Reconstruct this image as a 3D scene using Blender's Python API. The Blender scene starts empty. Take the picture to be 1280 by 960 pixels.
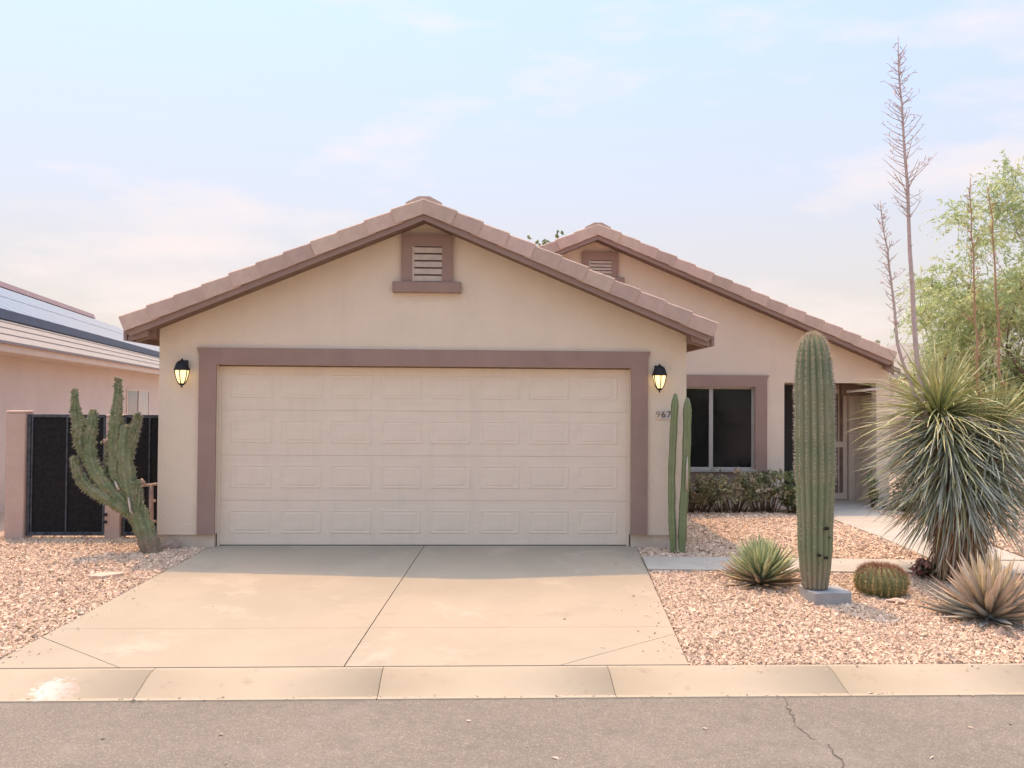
import bpy, math, random
import numpy as np
from mathutils import Vector, Matrix, Euler

random.seed(7)
rng = np.random.default_rng(11)
S = bpy.context.scene
COL = S.collection
R = math.radians
PI = math.pi

# ------------------------------------------------------------------ camera
def make_camera():
    yaw, pitch, roll = R(2.364), R(1.115), R(0.406)
    f = Vector((math.sin(yaw) * math.cos(pitch), math.cos(yaw) * math.cos(pitch), math.sin(pitch)))
    r0 = Vector((math.cos(yaw), -math.sin(yaw), 0))
    u0 = r0.cross(f)
    c, s = math.cos(roll), math.sin(roll)
    r = c * r0 + s * u0
    u = -s * r0 + c * u0
    cd = bpy.data.cameras.new('camera')
    cd.lens = 1100 / 1280 * 36
    cd.sensor_width = 36
    cd.clip_start = 0.1
    cd.clip_end = 3000
    cam = bpy.data.objects.new('camera', cd)
    COL.objects.link(cam)
    m = Matrix.Identity(4)
    for i in range(3):
        m[i][0], m[i][1], m[i][2] = r[i], u[i], -f[i]
    m[0][3], m[1][3], m[2][3] = 0.588, -10.444, 1.728
    cam.matrix_world = m
    S.camera = cam
make_camera()

# ------------------------------------------------------------------ sky, sun, exposure
SUN_DIR = Vector((-0.158, 0.262, 1.0)).normalized()       # towards the sun: behind the house, a little left
EL = math.asin(SUN_DIR.z)
ROT = math.atan2(SUN_DIR.x, SUN_DIR.y)
W = bpy.data.worlds.new('World')
S.world = W
W.use_nodes = True
def make_world():
    nt = W.node_tree
    nt.nodes.clear()
    N, L = nt.nodes.new, nt.links.new
    out = N('ShaderNodeOutputWorld')
    bg = N('ShaderNodeBackground')
    bg.inputs['Strength'].default_value = 0.15
    sky = N('ShaderNodeTexSky')
    sky.sky_type = 'NISHITA'
    sky.sun_disc = False
    sky.sun_elevation = EL
    sky.sun_rotation = ROT
    sky.altitude = 400
    sky.air_density = 1.0
    sky.dust_density = 3.5
    sky.ozone_density = 1.0
    tc = N('ShaderNodeTexCoord')
    # thin smoky veil: a warm pale tint that thickens towards the horizon all the way round
    sep = N('ShaderNodeSeparateXYZ')
    L(tc.outputs['Generated'], sep.inputs[0])
    ramp = N('ShaderNodeValToRGB')
    cr = ramp.color_ramp
    cr.elements[0].position = 0.0
    cr.elements[0].color = (1, 1, 1, 1)
    cr.elements[1].position = 0.42
    cr.elements[1].color = (0.78, 0.78, 0.78, 1)
    e = cr.elements.new(0.95); e.color = (0.1, 0.1, 0.1, 1)
    e = cr.elements.new(0.17); e.color = (0.93, 0.93, 0.93, 1)
    L(sep.outputs['Z'], ramp.inputs[0])
    veil = N('ShaderNodeMix'); veil.data_type = 'RGBA'
    L(ramp.outputs[0], veil.inputs['Factor'])
    tint = N('ShaderNodeMix'); tint.data_type = 'RGBA'
    tr = N('ShaderNodeMapRange')
    tr.inputs['From Min'].default_value = 0.08
    tr.inputs['From Max'].default_value = 0.42
    L(sep.outputs['Z'], tr.inputs['Value'])
    L(tr.outputs[0], tint.inputs['Factor'])
    tint.inputs[6].default_value = (1.38, 1.22, 1.11, 1)
    tint.inputs[7].default_value = (.82, 1.01, 1.36, 1)
    L(sky.outputs[0], veil.inputs[6])
    L(tint.outputs[2], veil.inputs[7])
    # wispy clouds
    mp = N('ShaderNodeMapping')
    mp.inputs['Scale'].default_value = (2.2, 2.2, 7.0)
    mp.inputs['Location'].default_value = (0.35, 0.1, 0.62)
    L(tc.outputs['Generated'], mp.inputs[0])
    nz = N('ShaderNodeTexNoise')
    nz.inputs['Scale'].default_value = 1.5
    nz.inputs['Detail'].default_value = 7
    nz.inputs['Roughness'].default_value = 0.55
    L(mp.outputs[0], nz.inputs[0])
    c2 = N('ShaderNodeValToRGB')
    c2.color_ramp.elements[0].position = 0.54
    c2.color_ramp.elements[0].color = (0, 0, 0, 1)
    c2.color_ramp.elements[1].position = 0.72
    c2.color_ramp.elements[1].color = (0.85, 0.85, 0.85, 1)
    L(nz.outputs[0], c2.inputs[0])
    mixc = N('ShaderNodeMix'); mixc.data_type = 'RGBA'
    L(c2.outputs[0], mixc.inputs['Factor'])
    L(veil.outputs[2], mixc.inputs[6])
    mixc.inputs[7].default_value = (1.78, 1.55, 1.49, 1)
    L(mixc.outputs[2], bg.inputs['Color'])
    L(bg.outputs[0], out.inputs['Surface'])
make_world()

sd = bpy.data.lights.new('sun', 'SUN')
sd.energy = 0.78
sd.angle = R(0.5)
sd.color = (1.0, 0.60, 0.30)
sun = bpy.data.objects.new('sun', sd)
COL.objects.link(sun)
sun.rotation_euler = (-SUN_DIR).to_track_quat('-Z', 'Y').to_euler()
sun.location = SUN_DIR * 40

S.view_settings.view_transform = 'Standard'
S.view_settings.look = 'None'
S.view_settings.exposure = 2.0
S.view_settings.gamma = 1.0
S.view_settings.use_curve_mapping = False
S.render.engine = 'CYCLES'
S.cycles.max_bounces = 6
S.cycles.use_denoising = True

# ------------------------------------------------------------------ helpers
def tag(o, label=None, cat=None, group=None, kind=None):
    if label: o['label'] = label
    if cat: o['category'] = cat
    if group: o['group'] = group
    if kind: o['kind'] = kind
    return o

ORI = {}
def empty(name, loc, rz=0.0, label=None, cat=None, group=None, kind=None):
    o = bpy.data.objects.new(name, None)
    COL.objects.link(o)
    o.empty_display_size = 0.2
    o.location = loc
    o.rotation_euler = (0, 0, rz)
    ORI[o.name] = Vector(loc) if rz == 0 else Vector((0, 0, 0))
    return tag(o, label, cat, group, kind)

class MB:
    def __init__(s):
        s.v, s.f, s.m, s.sm = [], [], [], []
    def face(s, idx, mi=0, smooth=False):
        s.f.append(idx); s.m.append(mi); s.sm.append(smooth)
    def add(s, vs, fs, mi=0, smooth=False):
        b = len(s.v)
        s.v.extend([tuple(v) for v in vs])
        for f in fs:
            s.face(tuple(b + i for i in f), mi, smooth)
        return b
    def box(s, x0, x1, y0, y1, z0, z1, mi=0, bev=0.0):
        if bev <= 0:
            s.add([(x0,y0,z0),(x1,y0,z0),(x1,y1,z0),(x0,y1,z0),(x0,y0,z1),(x1,y0,z1),(x1,y1,z1),(x0,y1,z1)],
                  [(0,3,2,1),(4,5,6,7),(0,1,5,4),(1,2,6,5),(2,3,7,6),(3,0,4,7)], mi)
        else:
            b = bev
            vs = []
            for (x, sx) in ((x0, 1), (x1, -1)):
                for (y, sy) in ((y0, 1), (y1, -1)):
                    for (z, sz) in ((z0, 1), (z1, -1)):
                        vs += [(x, y+sy*b, z+sz*b), (x+sx*b, y, z+sz*b), (x+sx*b, y+sy*b, z)]
            s.hull(vs, mi)
    def hull(s, pts, mi=0, smooth=False):
        import bmesh
        bm = bmesh.new()
        for p in pts: bm.verts.new(p)
        r = bmesh.ops.convex_hull(bm, input=bm.verts[:])
        bmesh.ops.dissolve_limit(bm, angle_limit=0.01, verts=bm.verts[:], edges=bm.edges[:])
        bm.verts.index_update()
        s.add([v.co[:] for v in bm.verts], [tuple(v.index for v in f.verts) for f in bm.faces], mi, smooth)
        bm.free()
    def prism(s, poly, y0, y1, mi=0):
        """poly: (x, z) points counter-clockwise seen from -Y; extruded y0 -> y1"""
        n = len(poly)
        vs = [(x, y0, z) for x, z in poly] + [(x, y1, z) for x, z in poly]
        fs = [tuple(range(n)), tuple(range(2*n-1, n-1, -1))]
        for i in range(n):
            j = (i+1) % n
            fs.append((i, i+n, j+n, j))
        s.add(vs, fs, mi)
    def slab(s, poly, z0, z1, mi=0):
        """poly: (x, y) ccw from above; z0,z1 numbers or functions of (x,y)"""
        n = len(poly)
        a = z0 if callable(z0) else (lambda x, y: z0)
        b = z1 if callable(z1) else (lambda x, y: z1)
        vs = [(x, y, a(x, y)) for x, y in poly] + [(x, y, b(x, y)) for x, y in poly]
        fs = [tuple(range(n-1, -1, -1)), tuple(range(n, 2*n))]
        for i in range(n):
            j = (i+1) % n
            fs.append((i, j, j+n, i+n))
        s.add(vs, fs, mi)
    def tube(s, pts, rad, n=6, mi=0, cap=True, smooth=True):
        pts = [Vector(p) for p in pts]
        if not hasattr(rad, '__len__'): rad = [rad]*len(pts)
        b = len(s.v)
        up = None
        for i, p in enumerate(pts):
            d = (pts[min(i+1, len(pts)-1)] - pts[max(i-1, 0)])
            d = d.normalized() if d.length > 1e-9 else Vector((0, 0, 1))
            if up is None:
                up = d.orthogonal().normalized()
            else:
                up = (up - d*up.dot(d))
                up = up.normalized() if up.length > 1e-6 else d.orthogonal().normalized()
            w = d.cross(up)
            for k in range(n):
                a = 2*PI*k/n
                s.v.append(tuple(p + (up*math.cos(a) + w*math.sin(a))*rad[i]))
        for i in range(len(pts)-1):
            for k in range(n):
                k2 = (k+1) % n
                s.face((b+i*n+k, b+i*n+k2, b+(i+1)*n+k2, b+(i+1)*n+k), mi, smooth)
        if cap:
            s.face(tuple(b+k for k in range(n-1, -1, -1)), mi, False)
            e = b+(len(pts)-1)*n
            s.face(tuple(e+k for k in range(n)), mi, False)
    def lathe(s, prof, c=(0,0,0), n=16, mi=0, smooth=True):
        b = len(s.v)
        for r, z in prof:
            for k in range(n):
                a = 2*PI*k/n
                s.v.append((c[0]+r*math.cos(a), c[1]+r*math.sin(a), c[2]+z))
        for i in range(len(prof)-1):
            for k in range(n):
                k2 = (k+1) % n
                s.face((b+i*n+k, b+i*n+k2, b+(i+1)*n+k2, b+(i+1)*n+k), mi, smooth)
        s.face(tuple(b+k for k in range(n-1, -1, -1)), mi)
        e = b+(len(prof)-1)*n
        s.face(tuple(e+k for k in range(n)), mi)
    def build(s, name, mats, parent=None, origin=None, mesh_only=False):
        if not isinstance(mats, (list, tuple)): mats = [mats]
        V = np.array(s.v, dtype=np.float64)
        loc = (0, 0, 0)
        if parent is not None:
            o0 = ORI.get(parent.name, Vector((0, 0, 0)))
            V = V - np.array(o0)
        elif origin is None and not mesh_only:
            loc = ((V[:,0].min()+V[:,0].max())/2, (V[:,1].min()+V[:,1].max())/2, V[:,2].min())
            V = V - np.array(loc)
        elif origin is not None:
            loc = origin
            V = V - np.array(loc)
        me = bpy.data.meshes.new(name)
        me.from_pydata(V.tolist(), [], s.f)
        for m in mats: me.materials.append(m)
        me.polygons.foreach_set('material_index', s.m)
        me.polygons.foreach_set('use_smooth', s.sm)
        me.update()
        if mesh_only: return me
        o = bpy.data.objects.new(name, me)
        COL.objects.link(o)
        if parent is not None:
            o.parent = parent
            ORI[o.name] = ORI.get(parent.name, Vector((0, 0, 0)))
        else:
            o.location = loc
            ORI[o.name] = Vector(loc)
        return o

def inst(name, me, parent, loc=(0,0,0), rot=(0,0,0), scale=(1,1,1)):
    """an object sharing a mesh, under a parent; loc in world coordinates"""
    o = bpy.data.objects.new(name, me)
    COL.objects.link(o)
    o.parent = parent
    o.location = Vector(loc) - ORI.get(parent.name, Vector((0, 0, 0)))
    o.rotation_euler = rot
    o.scale = scale
    return o

def bulk(name, V, F, mats, parent=None, colors=None, smooth=False, matidx=None):
    """big mesh from numpy arrays; F (n,3) or (n,4)"""
    me = bpy.data.meshes.new(name)
    V = np.asarray(V, dtype=np.float32); F = np.asarray(F, dtype=np.int32)
    if parent is not None:
        V = V - np.array(ORI.get(parent.name, Vector((0,0,0))), dtype=np.float32)
    nf, k = F.shape
    me.vertices.add(len(V)); me.vertices.foreach_set('co', V.ravel())
    me.loops.add(nf*k); me.loops.foreach_set('vertex_index', F.ravel())
    me.polygons.add(nf)
    me.polygons.foreach_set('loop_start', np.arange(nf, dtype=np.int32)*k)
    me.polygons.foreach_set('loop_total', np.full(nf, k, dtype=np.int32))
    for m in (mats if isinstance(mats, (list, tuple)) else [mats]): me.materials.append(m)
    if matidx is not None: me.polygons.foreach_set('material_index', np.asarray(matidx, dtype=np.int32))
    me.update(calc_edges=True)
    me.polygons.foreach_set('use_smooth', [smooth]*nf)
    if colors is not None:
        at = me.color_attributes.new('tone', 'FLOAT_COLOR', 'POINT')
        c = np.ones((len(V), 4), dtype=np.float32); c[:, :3] = colors
        at.data.foreach_set('color', c.ravel())
    o = bpy.data.objects.new(name, me)
    COL.objects.link(o)
    if parent is not None:
        o.parent = parent
        ORI[o.name] = ORI.get(parent.name, Vector((0,0,0)))
    return o

# ------------------------------------------------------------------ materials
def new_mat(name, rough=0.8, spec=0.3):
    m = bpy.data.materials.new(name)
    m.use_nodes = True
    nt = m.node_tree
    b = nt.nodes['Principled BSDF']
    b.inputs['Roughness'].default_value = rough
    b.inputs['Specular IOR Level'].default_value = spec
    return m, nt, b

def mat(name, col, col2=None, scale=8.0, detail=5, rough=0.8, bump=0.0, bscale=60.0, spec=0.3, dist=0.01,
        rand=0.0, lo=0.35, hi=0.65, stretch=None, col3=None, scale3=1.2, fac3=0.5, rough2=None, metal=0.0):
    m, nt, b = new_mat(name, rough, spec)
    N, L = nt.nodes.new, nt.links.new
    b.inputs['Metallic'].default_value = metal
    tc = N('ShaderNodeTexCoord')
    src = tc.outputs['Object']
    if stretch:
        mp = N('ShaderNodeMapping'); mp.inputs['Scale'].default_value = stretch
        L(src, mp.inputs[0]); src2 = mp.outputs[0]
    else:
        src2 = src
    color = None
    if col2 is not None:
        n1 = N('ShaderNodeTexNoise'); n1.inputs['Scale'].default_value = scale; n1.inputs['Detail'].default_value = detail
        n1.inputs['Roughness'].default_value = 0.6
        L(src2, n1.inputs[0])
        mr = N('ShaderNodeMapRange'); mr.inputs['From Min'].default_value = lo; mr.inputs['From Max'].default_value = hi
        L(n1.outputs[0], mr.inputs[0])
        mx = N('ShaderNodeMix'); mx.data_type = 'RGBA'
        mx.inputs[6].default_value = (*col, 1); mx.inputs[7].default_value = (*col2, 1)
        L(mr.outputs[0], mx.inputs['Factor'])
        color = mx.outputs[2]
    if col3 is not None:
        n3 = N('ShaderNodeTexNoise'); n3.inputs['Scale'].default_value = scale3; n3.inputs['Detail'].default_value = 4
        L(src, n3.inputs[0])
        mr = N('ShaderNodeMapRange'); mr.inputs['From Min'].default_value = 0.45; mr.inputs['From Max'].default_value = 0.75
        mr.inputs['To Max'].default_value = fac3
        L(n3.outputs[0], mr.inputs[0])
        mx = N('ShaderNodeMix'); mx.data_type = 'RGBA'
        L(mr.outputs[0], mx.inputs['Factor'])
        if color: L(color, mx.inputs[6])
        else: mx.inputs[6].default_value = (*col, 1)
        mx.inputs[7].default_value = (*col3, 1)
        color = mx.outputs[2]
    if rand > 0:
        oi = N('ShaderNodeObjectInfo')
        mr = N('ShaderNodeMapRange'); mr.inputs['To Min'].default_value = 1-rand; mr.inputs['To Max'].default_value = 1+rand
        L(oi.outputs['Random'], mr.inputs[0])
        hs = N('ShaderNodeHueSaturation')
        L(mr.outputs[0], hs.inputs['Value'])
        wn = N('ShaderNodeTexWhiteNoise'); wn.noise_dimensions = '1D'
        L(oi.outputs['Random'], wn.inputs['W'])
        mh = N('ShaderNodeMapRange'); mh.inputs['To Min'].default_value = 0.5-0.06*rand; mh.inputs['To Max'].default_value = 0.5+0.06*rand
        L(wn.outputs[0], mh.inputs[0]); L(mh.outputs[0], hs.inputs['Hue'])
        if color: L(color, hs.inputs['Color'])
        else: hs.inputs['Color'].default_value = (*col, 1)
        color = hs.outputs[0]
    if color: L(color, b.inputs['Base Color'])
    else: b.inputs['Base Color'].default_value = (*col, 1)
    if bump > 0:
        nb = N('ShaderNodeTexNoise'); nb.inputs['Scale'].default_value = bscale; nb.inputs['Detail'].default_value = 6
        nb.inputs['Roughness'].default_value = 0.65
        L(src2, nb.inputs[0])
        bp = N('ShaderNodeBump'); bp.inputs['Strength'].default_value = bump; bp.inputs['Distance'].default_value = dist
        L(nb.outputs[0], bp.inputs['Height']); L(bp.outputs[0], b.inputs['Normal'])
    return m

def tone_mat(name, rough=0.85, spec=0.2, bump=0.0, bscale=120.0, trans=0.0):
    """base colour from the per-vertex 'tone' attribute (albedo of each stone or leaf)"""
    m, nt, b = new_mat(name, rough, spec)
    N, L = nt.nodes.new, nt.links.new
    a = N('ShaderNodeVertexColor'); a.layer_name = 'tone'
    L(a.outputs[0], b.inputs['Base Color'])
    if bump > 0:
        tc = N('ShaderNodeTexCoord')
        nb = N('ShaderNodeTexNoise'); nb.inputs['Scale'].default_value = bscale
        L(tc.outputs['Object'], nb.inputs[0])
        bp = N('ShaderNodeBump'); bp.inputs['Strength'].default_value = bump; bp.inputs['Distance'].default_value = 0.01
        L(nb.outputs[0], bp.inputs['Height']); L(bp.outputs[0], b.inputs['Normal'])
    if trans > 0:
        tr = N('ShaderNodeBsdfTranslucent'); L(a.outputs[0], tr.inputs[0])
        mx = N('ShaderNodeMixShader'); mx.inputs[0].default_value = trans
        L(b.outputs[0], mx.inputs[1]); L(tr.outputs[0], mx.inputs[2])
        L(mx.outputs[0], nt.nodes['Material Output'].inputs[0])
    return m

def emit_mat(name, col, strength):
    m, nt, b = new_mat(name, 0.3)
    b.inputs['Base Color'].default_value = (*col, 1)
    b.inputs['Emission Color'].default_value = (*col, 1)
    b.inputs['Emission Strength'].default_value = strength
    return m

M = {}
M['stucco'] = mat('stucco', (.715,.605,.465), (.76,.645,.50), scale=1.6, rough=.92, bump=.75, bscale=45, dist=.012, spec=.1, col3=(.73,.59,.46), scale3=.6, fac3=.4)
M['stucco_main'] = mat('stucco_main', (.69,.575,.45), (.73,.61,.48), scale=1.6, rough=.92, bump=.75, bscale=45, dist=.012, spec=.1)
M['stem'] = mat('stem_wall', (.64,.54,.42), (.56,.47,.365), scale=5, rough=.95, bump=.5, bscale=40)
M['trim'] = mat('trim_paint', (.305,.21,.172), (.335,.232,.19), scale=3, rough=.85, bump=.5, bscale=70, dist=.006, spec=.15)
M['trim_wood'] = mat('rake_paint', (.28,.198,.168), (.31,.222,.19), scale=4, rough=.7, bump=.2, bscale=40, dist=.004)
M['tile'] = mat('roof_tile', (.50,.365,.285), (.57,.42,.33), scale=9, rough=.9, bump=.4, bscale=50, dist=.006, rand=.13, col3=(.41,.30,.245), scale3=5, fac3=.5)
M['tile_field'] = mat('field_tile', (.40,.265,.215), (.47,.32,.26), scale=5, rough=.9, bump=.4, bscale=40)
M['door_steel'] = mat('door_paint', (.715,.605,.475), (.745,.635,.50), scale=2.0, rough=.55, bump=.25, bscale=30, dist=.002, stretch=(1,1,9), spec=.35)
M['slat'] = mat('vent_paint', (.56,.47,.38), (.48,.40,.33), scale=12, rough=.7)
M['black'] = mat('black_metal', (.014,.014,.016), (.022,.022,.024), scale=30, rough=.5, bump=.2, bscale=80, dist=.003)
M['gate_sheet'] = mat('gate_sheet', (.009,.0085,.009), (.02,.019,.019), scale=22, rough=.75, bump=.6, bscale=90, dist=.004, spec=.2)
M['gate_frame'] = mat('gate_frame', (.035,.04,.05), (.085,.095,.105), scale=18, rough=.5)
M['block'] = mat('pillar_block', (.52,.37,.295), (.57,.42,.34), scale=5, rough=.95, bump=.6, bscale=35)
M['concrete'] = mat('concrete', (.352,.302,.222), (.38,.328,.242), scale=1.1, rough=.9, bump=.3, bscale=110, dist=.003, spec=.2, col3=(.44,.34,.245), scale3=.55, fac3=.6)
M['concrete_walk'] = mat('walk_concrete', (.45,.41,.34), (.40,.36,.29), scale=2.5, rough=.9, bump=.3, bscale=90, dist=.003, spec=.2)
M['joint'] = mat('joint_dirt', (.27,.21,.155), (.18,.14,.10), scale=20, rough=1)
M['soil'] = mat('soil', (.38,.285,.21), (.46,.35,.265), scale=14, rough=1, bump=.8, bscale=50)
M['verge'] = mat('verge', (.34,.26,.20), (.42,.33,.26), scale=2, rough=1, bump=.6, bscale=20)
M['window_frame'] = mat('window_frame', (.42,.40,.36), (.36,.34,.31), scale=20, rough=.5)
M['shutter'] = mat('neighbour_wall', (.58,.495,.43), (.62,.53,.465), scale=1.3, rough=.95, bump=.4, bscale=40)
M['fascia'] = mat('fascia_paint', (.66,.55,.44), (.61,.50,.40), scale=4, rough=.7)
M['roof_n'] = mat('neighbour_roof', (.31,.28,.245), (.27,.245,.215), scale=6, rough=.9, bump=.4, bscale=25)
M['ridge_n'] = mat('neighbour_ridge', (.30,.22,.23), (.36,.27,.27), scale=6, rough=.9)
M['skirt'] = mat('panel_skirt', (.045,.07,.12), (.06,.09,.145), scale=4, rough=.5)
M['terra'] = mat('porch_wood', (.16,.105,.08), (.22,.15,.115), scale=8, rough=.8)
M['white_rod'] = mat('white_rod', (.78,.74,.68), rough=.5)
M['blockgrey'] = mat('grey_block', (.40,.40,.375), (.33,.33,.32), scale=9, rough=.95, bump=.7, bscale=60)
M['deadwood'] = mat('dead_wood', (.56,.42,.36), (.40,.28,.23), scale=14, rough=.95, bump=.8, bscale=60)
M['bark'] = mat('bark', (.22,.16,.11), (.13,.095,.07), scale=9, rough=1, bump=1, bscale=30, stretch=(1,1,.3))
M['shag'] = mat('shaggy_trunk', (.40,.24,.14), (.20,.12,.075), scale=22, rough=1, bump=1, bscale=60, stretch=(1,1,.15))
M['scar'] = mat('scar', (.02,.017,.013), (.05,.04,.03), scale=50, rough=1)
M['crack'] = mat('crack_tar', (.07,.06,.05), (.12,.105,.09), scale=30, rough=1)
M['rock'] = mat('rock', (.42,.30,.23), (.30,.22,.19), scale=9, rough=.95, bump=.8, bscale=30, rand=.2)
M['flag'] = mat('flagstone', (.60,.47,.36), (.52,.40,.31), scale=5, rough=.95, bump=.5, bscale=30)
M['leaf_tone'] = tone_mat('leaf_tone', .65, .25, trans=.3)
M['stone_tone'] = tone_mat('stone_tone', .9, .15, bump=.5, bscale=160)
M['spine_tone'] = tone_mat('spine_tone', .7, .2)
M['glow'] = emit_mat('lamp_glow', (1.0, .73, .34), .38)
M['num_tile'] = mat('number_tile', (.70,.64,.56), (.62,.56,.49), scale=30, rough=.6)
M['num_faint'] = mat('number_faded', (.33,.26,.20), rough=.7)
M['num_dark'] = mat('number_paint', (.10,.075,.06), rough=.7)

def glass_mat(name, col=(.008,.009,.009), rough=.04, spec=.22):
    m, nt, b = new_mat(name, rough, spec)
    N, L = nt.nodes.new, nt.links.new
    tc = N('ShaderNodeTexCoord')
    n = N('ShaderNodeTexNoise'); n.inputs['Scale'].default_value = 1.7; n.inputs['Detail'].default_value = 5
    L(tc.outputs['Object'], n.inputs[0])
    mx = N('ShaderNodeMix'); mx.data_type = 'RGBA'
    mx.inputs[6].default_value = (*col, 1)
    mx.inputs[7].default_value = tuple(c*1.9 for c in col) + (1,)
    L(n.outputs[0], mx.inputs['Factor']); L(mx.outputs[2], b.inputs['Base Color'])
    bp = N('ShaderNodeBump'); bp.inputs['Strength'].default_value = .05
    L(n.outputs[0], bp.inputs['Height']); L(bp.outputs[0], b.inputs['Normal'])
    return m
M['glass'] = glass_mat('dark_glass')
M['glass_grey'] = glass_mat('grey_glass', (.10,.11,.11), .15)
M['blind'] = glass_mat('blind_glass', (.24,.25,.23), .2)
M['solar'] = glass_mat('solar_glass', (.05,.07,.12), .12, .7)

def asphalt_mat():
    m, nt, b = new_mat('asphalt', .88, .25)
    N, L = nt.nodes.new, nt.links.new
    tc = N('ShaderNodeTexCoord')
    v = N('ShaderNodeTexVoronoi'); v.inputs['Scale'].default_value = 150
    L(tc.outputs['Object'], v.inputs[0])
    n = N('ShaderNodeTexNoise'); n.inputs['Scale'].default_value = .9; n.inputs['Detail'].default_value = 6
    L(tc.outputs['Object'], n.inputs[0])
    n2 = N('ShaderNodeTexNoise'); n2.inputs['Scale'].default_value = 14; n2.inputs['Detail'].default_value = 5
    L(tc.outputs['Object'], n2.inputs[0])
    sepv = N('ShaderNodeSeparateColor'); L(v.outputs['Color'], sepv.inputs[0])
    r = N('ShaderNodeValToRGB')
    r.color_ramp.elements[0].position = 0; r.color_ramp.elements[0].color = (.165,.148,.122,1)
    r.color_ramp.elements[1].position = 1; r.color_ramp.elements[1].color = (.31,.28,.228,1)
    e = r.color_ramp.elements.new(.75); e.color = (.205,.183,.149,1)
    L(sepv.outputs[0], r.inputs[0])
    mx = N('ShaderNodeMix'); mx.data_type = 'RGBA'; mx.blend_type = 'MULTIPLY'
    mx.inputs['Factor'].default_value = 1
    L(r.outputs[0], mx.inputs[6])
    r2 = N('ShaderNodeValToRGB')
    r2.color_ramp.elements[0].position = .3; r2.color_ramp.elements[0].color = (.85,.84,.84,1)
    r2.color_ramp.elements[1].position = .7; r2.color_ramp.elements[1].color = (1.12,1.09,1.05,1)
    ad = N('ShaderNodeMath'); ad.operation = 'ADD'
    mu = N('ShaderNodeMath'); mu.operation = 'MULTIPLY'; mu.inputs[1].default_value = .5
    L(n.outputs[0], ad.inputs[0]); L(n2.outputs[0], ad.inputs[1]); L(ad.outputs[0], mu.inputs[0])
    L(mu.outputs[0], r2.inputs[0]); L(r2.outputs[0], mx.inputs[7])
    L(mx.outputs[2], b.inputs['Base Color'])
    bp = N('ShaderNodeBump'); bp.inputs['Strength'].default_value = .6; bp.inputs['Distance'].default_value = .006
    L(v.outputs['Distance'], bp.inputs['Height']); L(bp.outputs[0], b.inputs['Normal'])
    return m
M['asphalt'] = asphalt_mat()

def kerb_mat():
    m = mat('kerb_concrete', (.37,.315,.225), (.405,.345,.25), scale=1.4, rough=.9, bump=.35, bscale=90, dist=.003, spec=.2, col3=(.42,.33,.25), scale3=5, fac3=.2)
    nt = m.node_tree
    N, L = nt.nodes.new, nt.links.new
    b = nt.nodes['Principled BSDF']
    cur = b.inputs['Base Color'].links[0].from_socket
    # old splash of white and pink paint on the kerb, 2.2 m left of the drive's centre
    ge = N('ShaderNodeNewGeometry')
    sub = N('ShaderNodeVectorMath'); sub.operation = 'SUBTRACT'; sub.inputs[1].default_value = (-2.27, -4.27, -.26)
    L(ge.outputs['Position'], sub.inputs[0])
    sc = N('ShaderNodeVectorMath'); sc.operation = 'MULTIPLY'; sc.inputs[1].default_value = (5.6, 6.5, 3)
    L(sub.outputs[0], sc.inputs[0])
    ln = N('ShaderNodeVectorMath'); ln.operation = 'LENGTH'; L(sc.outputs[0], ln.inputs[0])
    nz = N('ShaderNodeTexNoise'); nz.inputs['Scale'].default_value = 26; nz.inputs['Detail'].default_value = 4
    L(ge.outputs['Position'], nz.inputs[0])
    ad = N('ShaderNodeMath'); ad.operation = 'MULTIPLY_ADD'; ad.inputs[1].default_value = 2.2
    L(nz.outputs[0], ad.inputs[0]); L(ln.outputs['Value'], ad.inputs[2])
    mr = N('ShaderNodeMapRange'); mr.inputs['From Min'].default_value = 2.05; mr.inputs['From Max'].default_value = 1.6
    mr.inputs['To Min'].default_value = 0; mr.inputs['To Max'].default_value = .34
    L(ad.outputs[0], mr.inputs[0])
    sp = N('ShaderNodeSeparateXYZ'); L(sub.outputs[0], sp.inputs[0])
    pr = N('ShaderNodeMapRange'); pr.inputs['From Min'].default_value = -.03; pr.inputs['From Max'].default_value = .1
    L(sp.outputs[0], pr.inputs[0])
    pc = N('ShaderNodeMix'); pc.data_type = 'RGBA'
    pc.inputs[6].default_value = (.86,.84,.78,1); pc.inputs[7].default_value = (.80,.50,.46,1)
    L(pr.outputs[0], pc.inputs['Factor'])
    mx = N('ShaderNodeMix'); mx.data_type = 'RGBA'
    L(mr.outputs[0], mx.inputs['Factor']); L(cur, mx.inputs[6]); L(pc.outputs[2], mx.inputs[7])
    L(mx.outputs[2], b.inputs['Base Color'])
    return m
M['kerb'] = kerb_mat()

def streaks(m, amount, col):
    nt = m.node_tree; N, L = nt.nodes.new, nt.links.new
    b = nt.nodes['Principled BSDF']; cur = b.inputs['Base Color'].links[0].from_socket
    tc = N('ShaderNodeTexCoord'); mp = N('ShaderNodeMapping'); mp.inputs['Scale'].default_value = (2.6, 2.6, .28); L(tc.outputs['Object'], mp.inputs[0])
    nz = N('ShaderNodeTexNoise'); nz.inputs['Scale'].default_value = 2.2; nz.inputs['Detail'].default_value = 8; nz.inputs['Roughness'].default_value = .7; L(mp.outputs[0], nz.inputs[0])
    mr = N('ShaderNodeMapRange'); mr.inputs['From Min'].default_value = .5; mr.inputs['From Max'].default_value = .78; mr.inputs['To Max'].default_value = amount; L(nz.outputs[0], mr.inputs[0])
    mx = N('ShaderNodeMix'); mx.data_type = 'RGBA'; mx.inputs[7].default_value = (*col, 1)
    L(mr.outputs[0], mx.inputs['Factor']); L(cur, mx.inputs[6]); L(mx.outputs[2], b.inputs['Base Color'])
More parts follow.
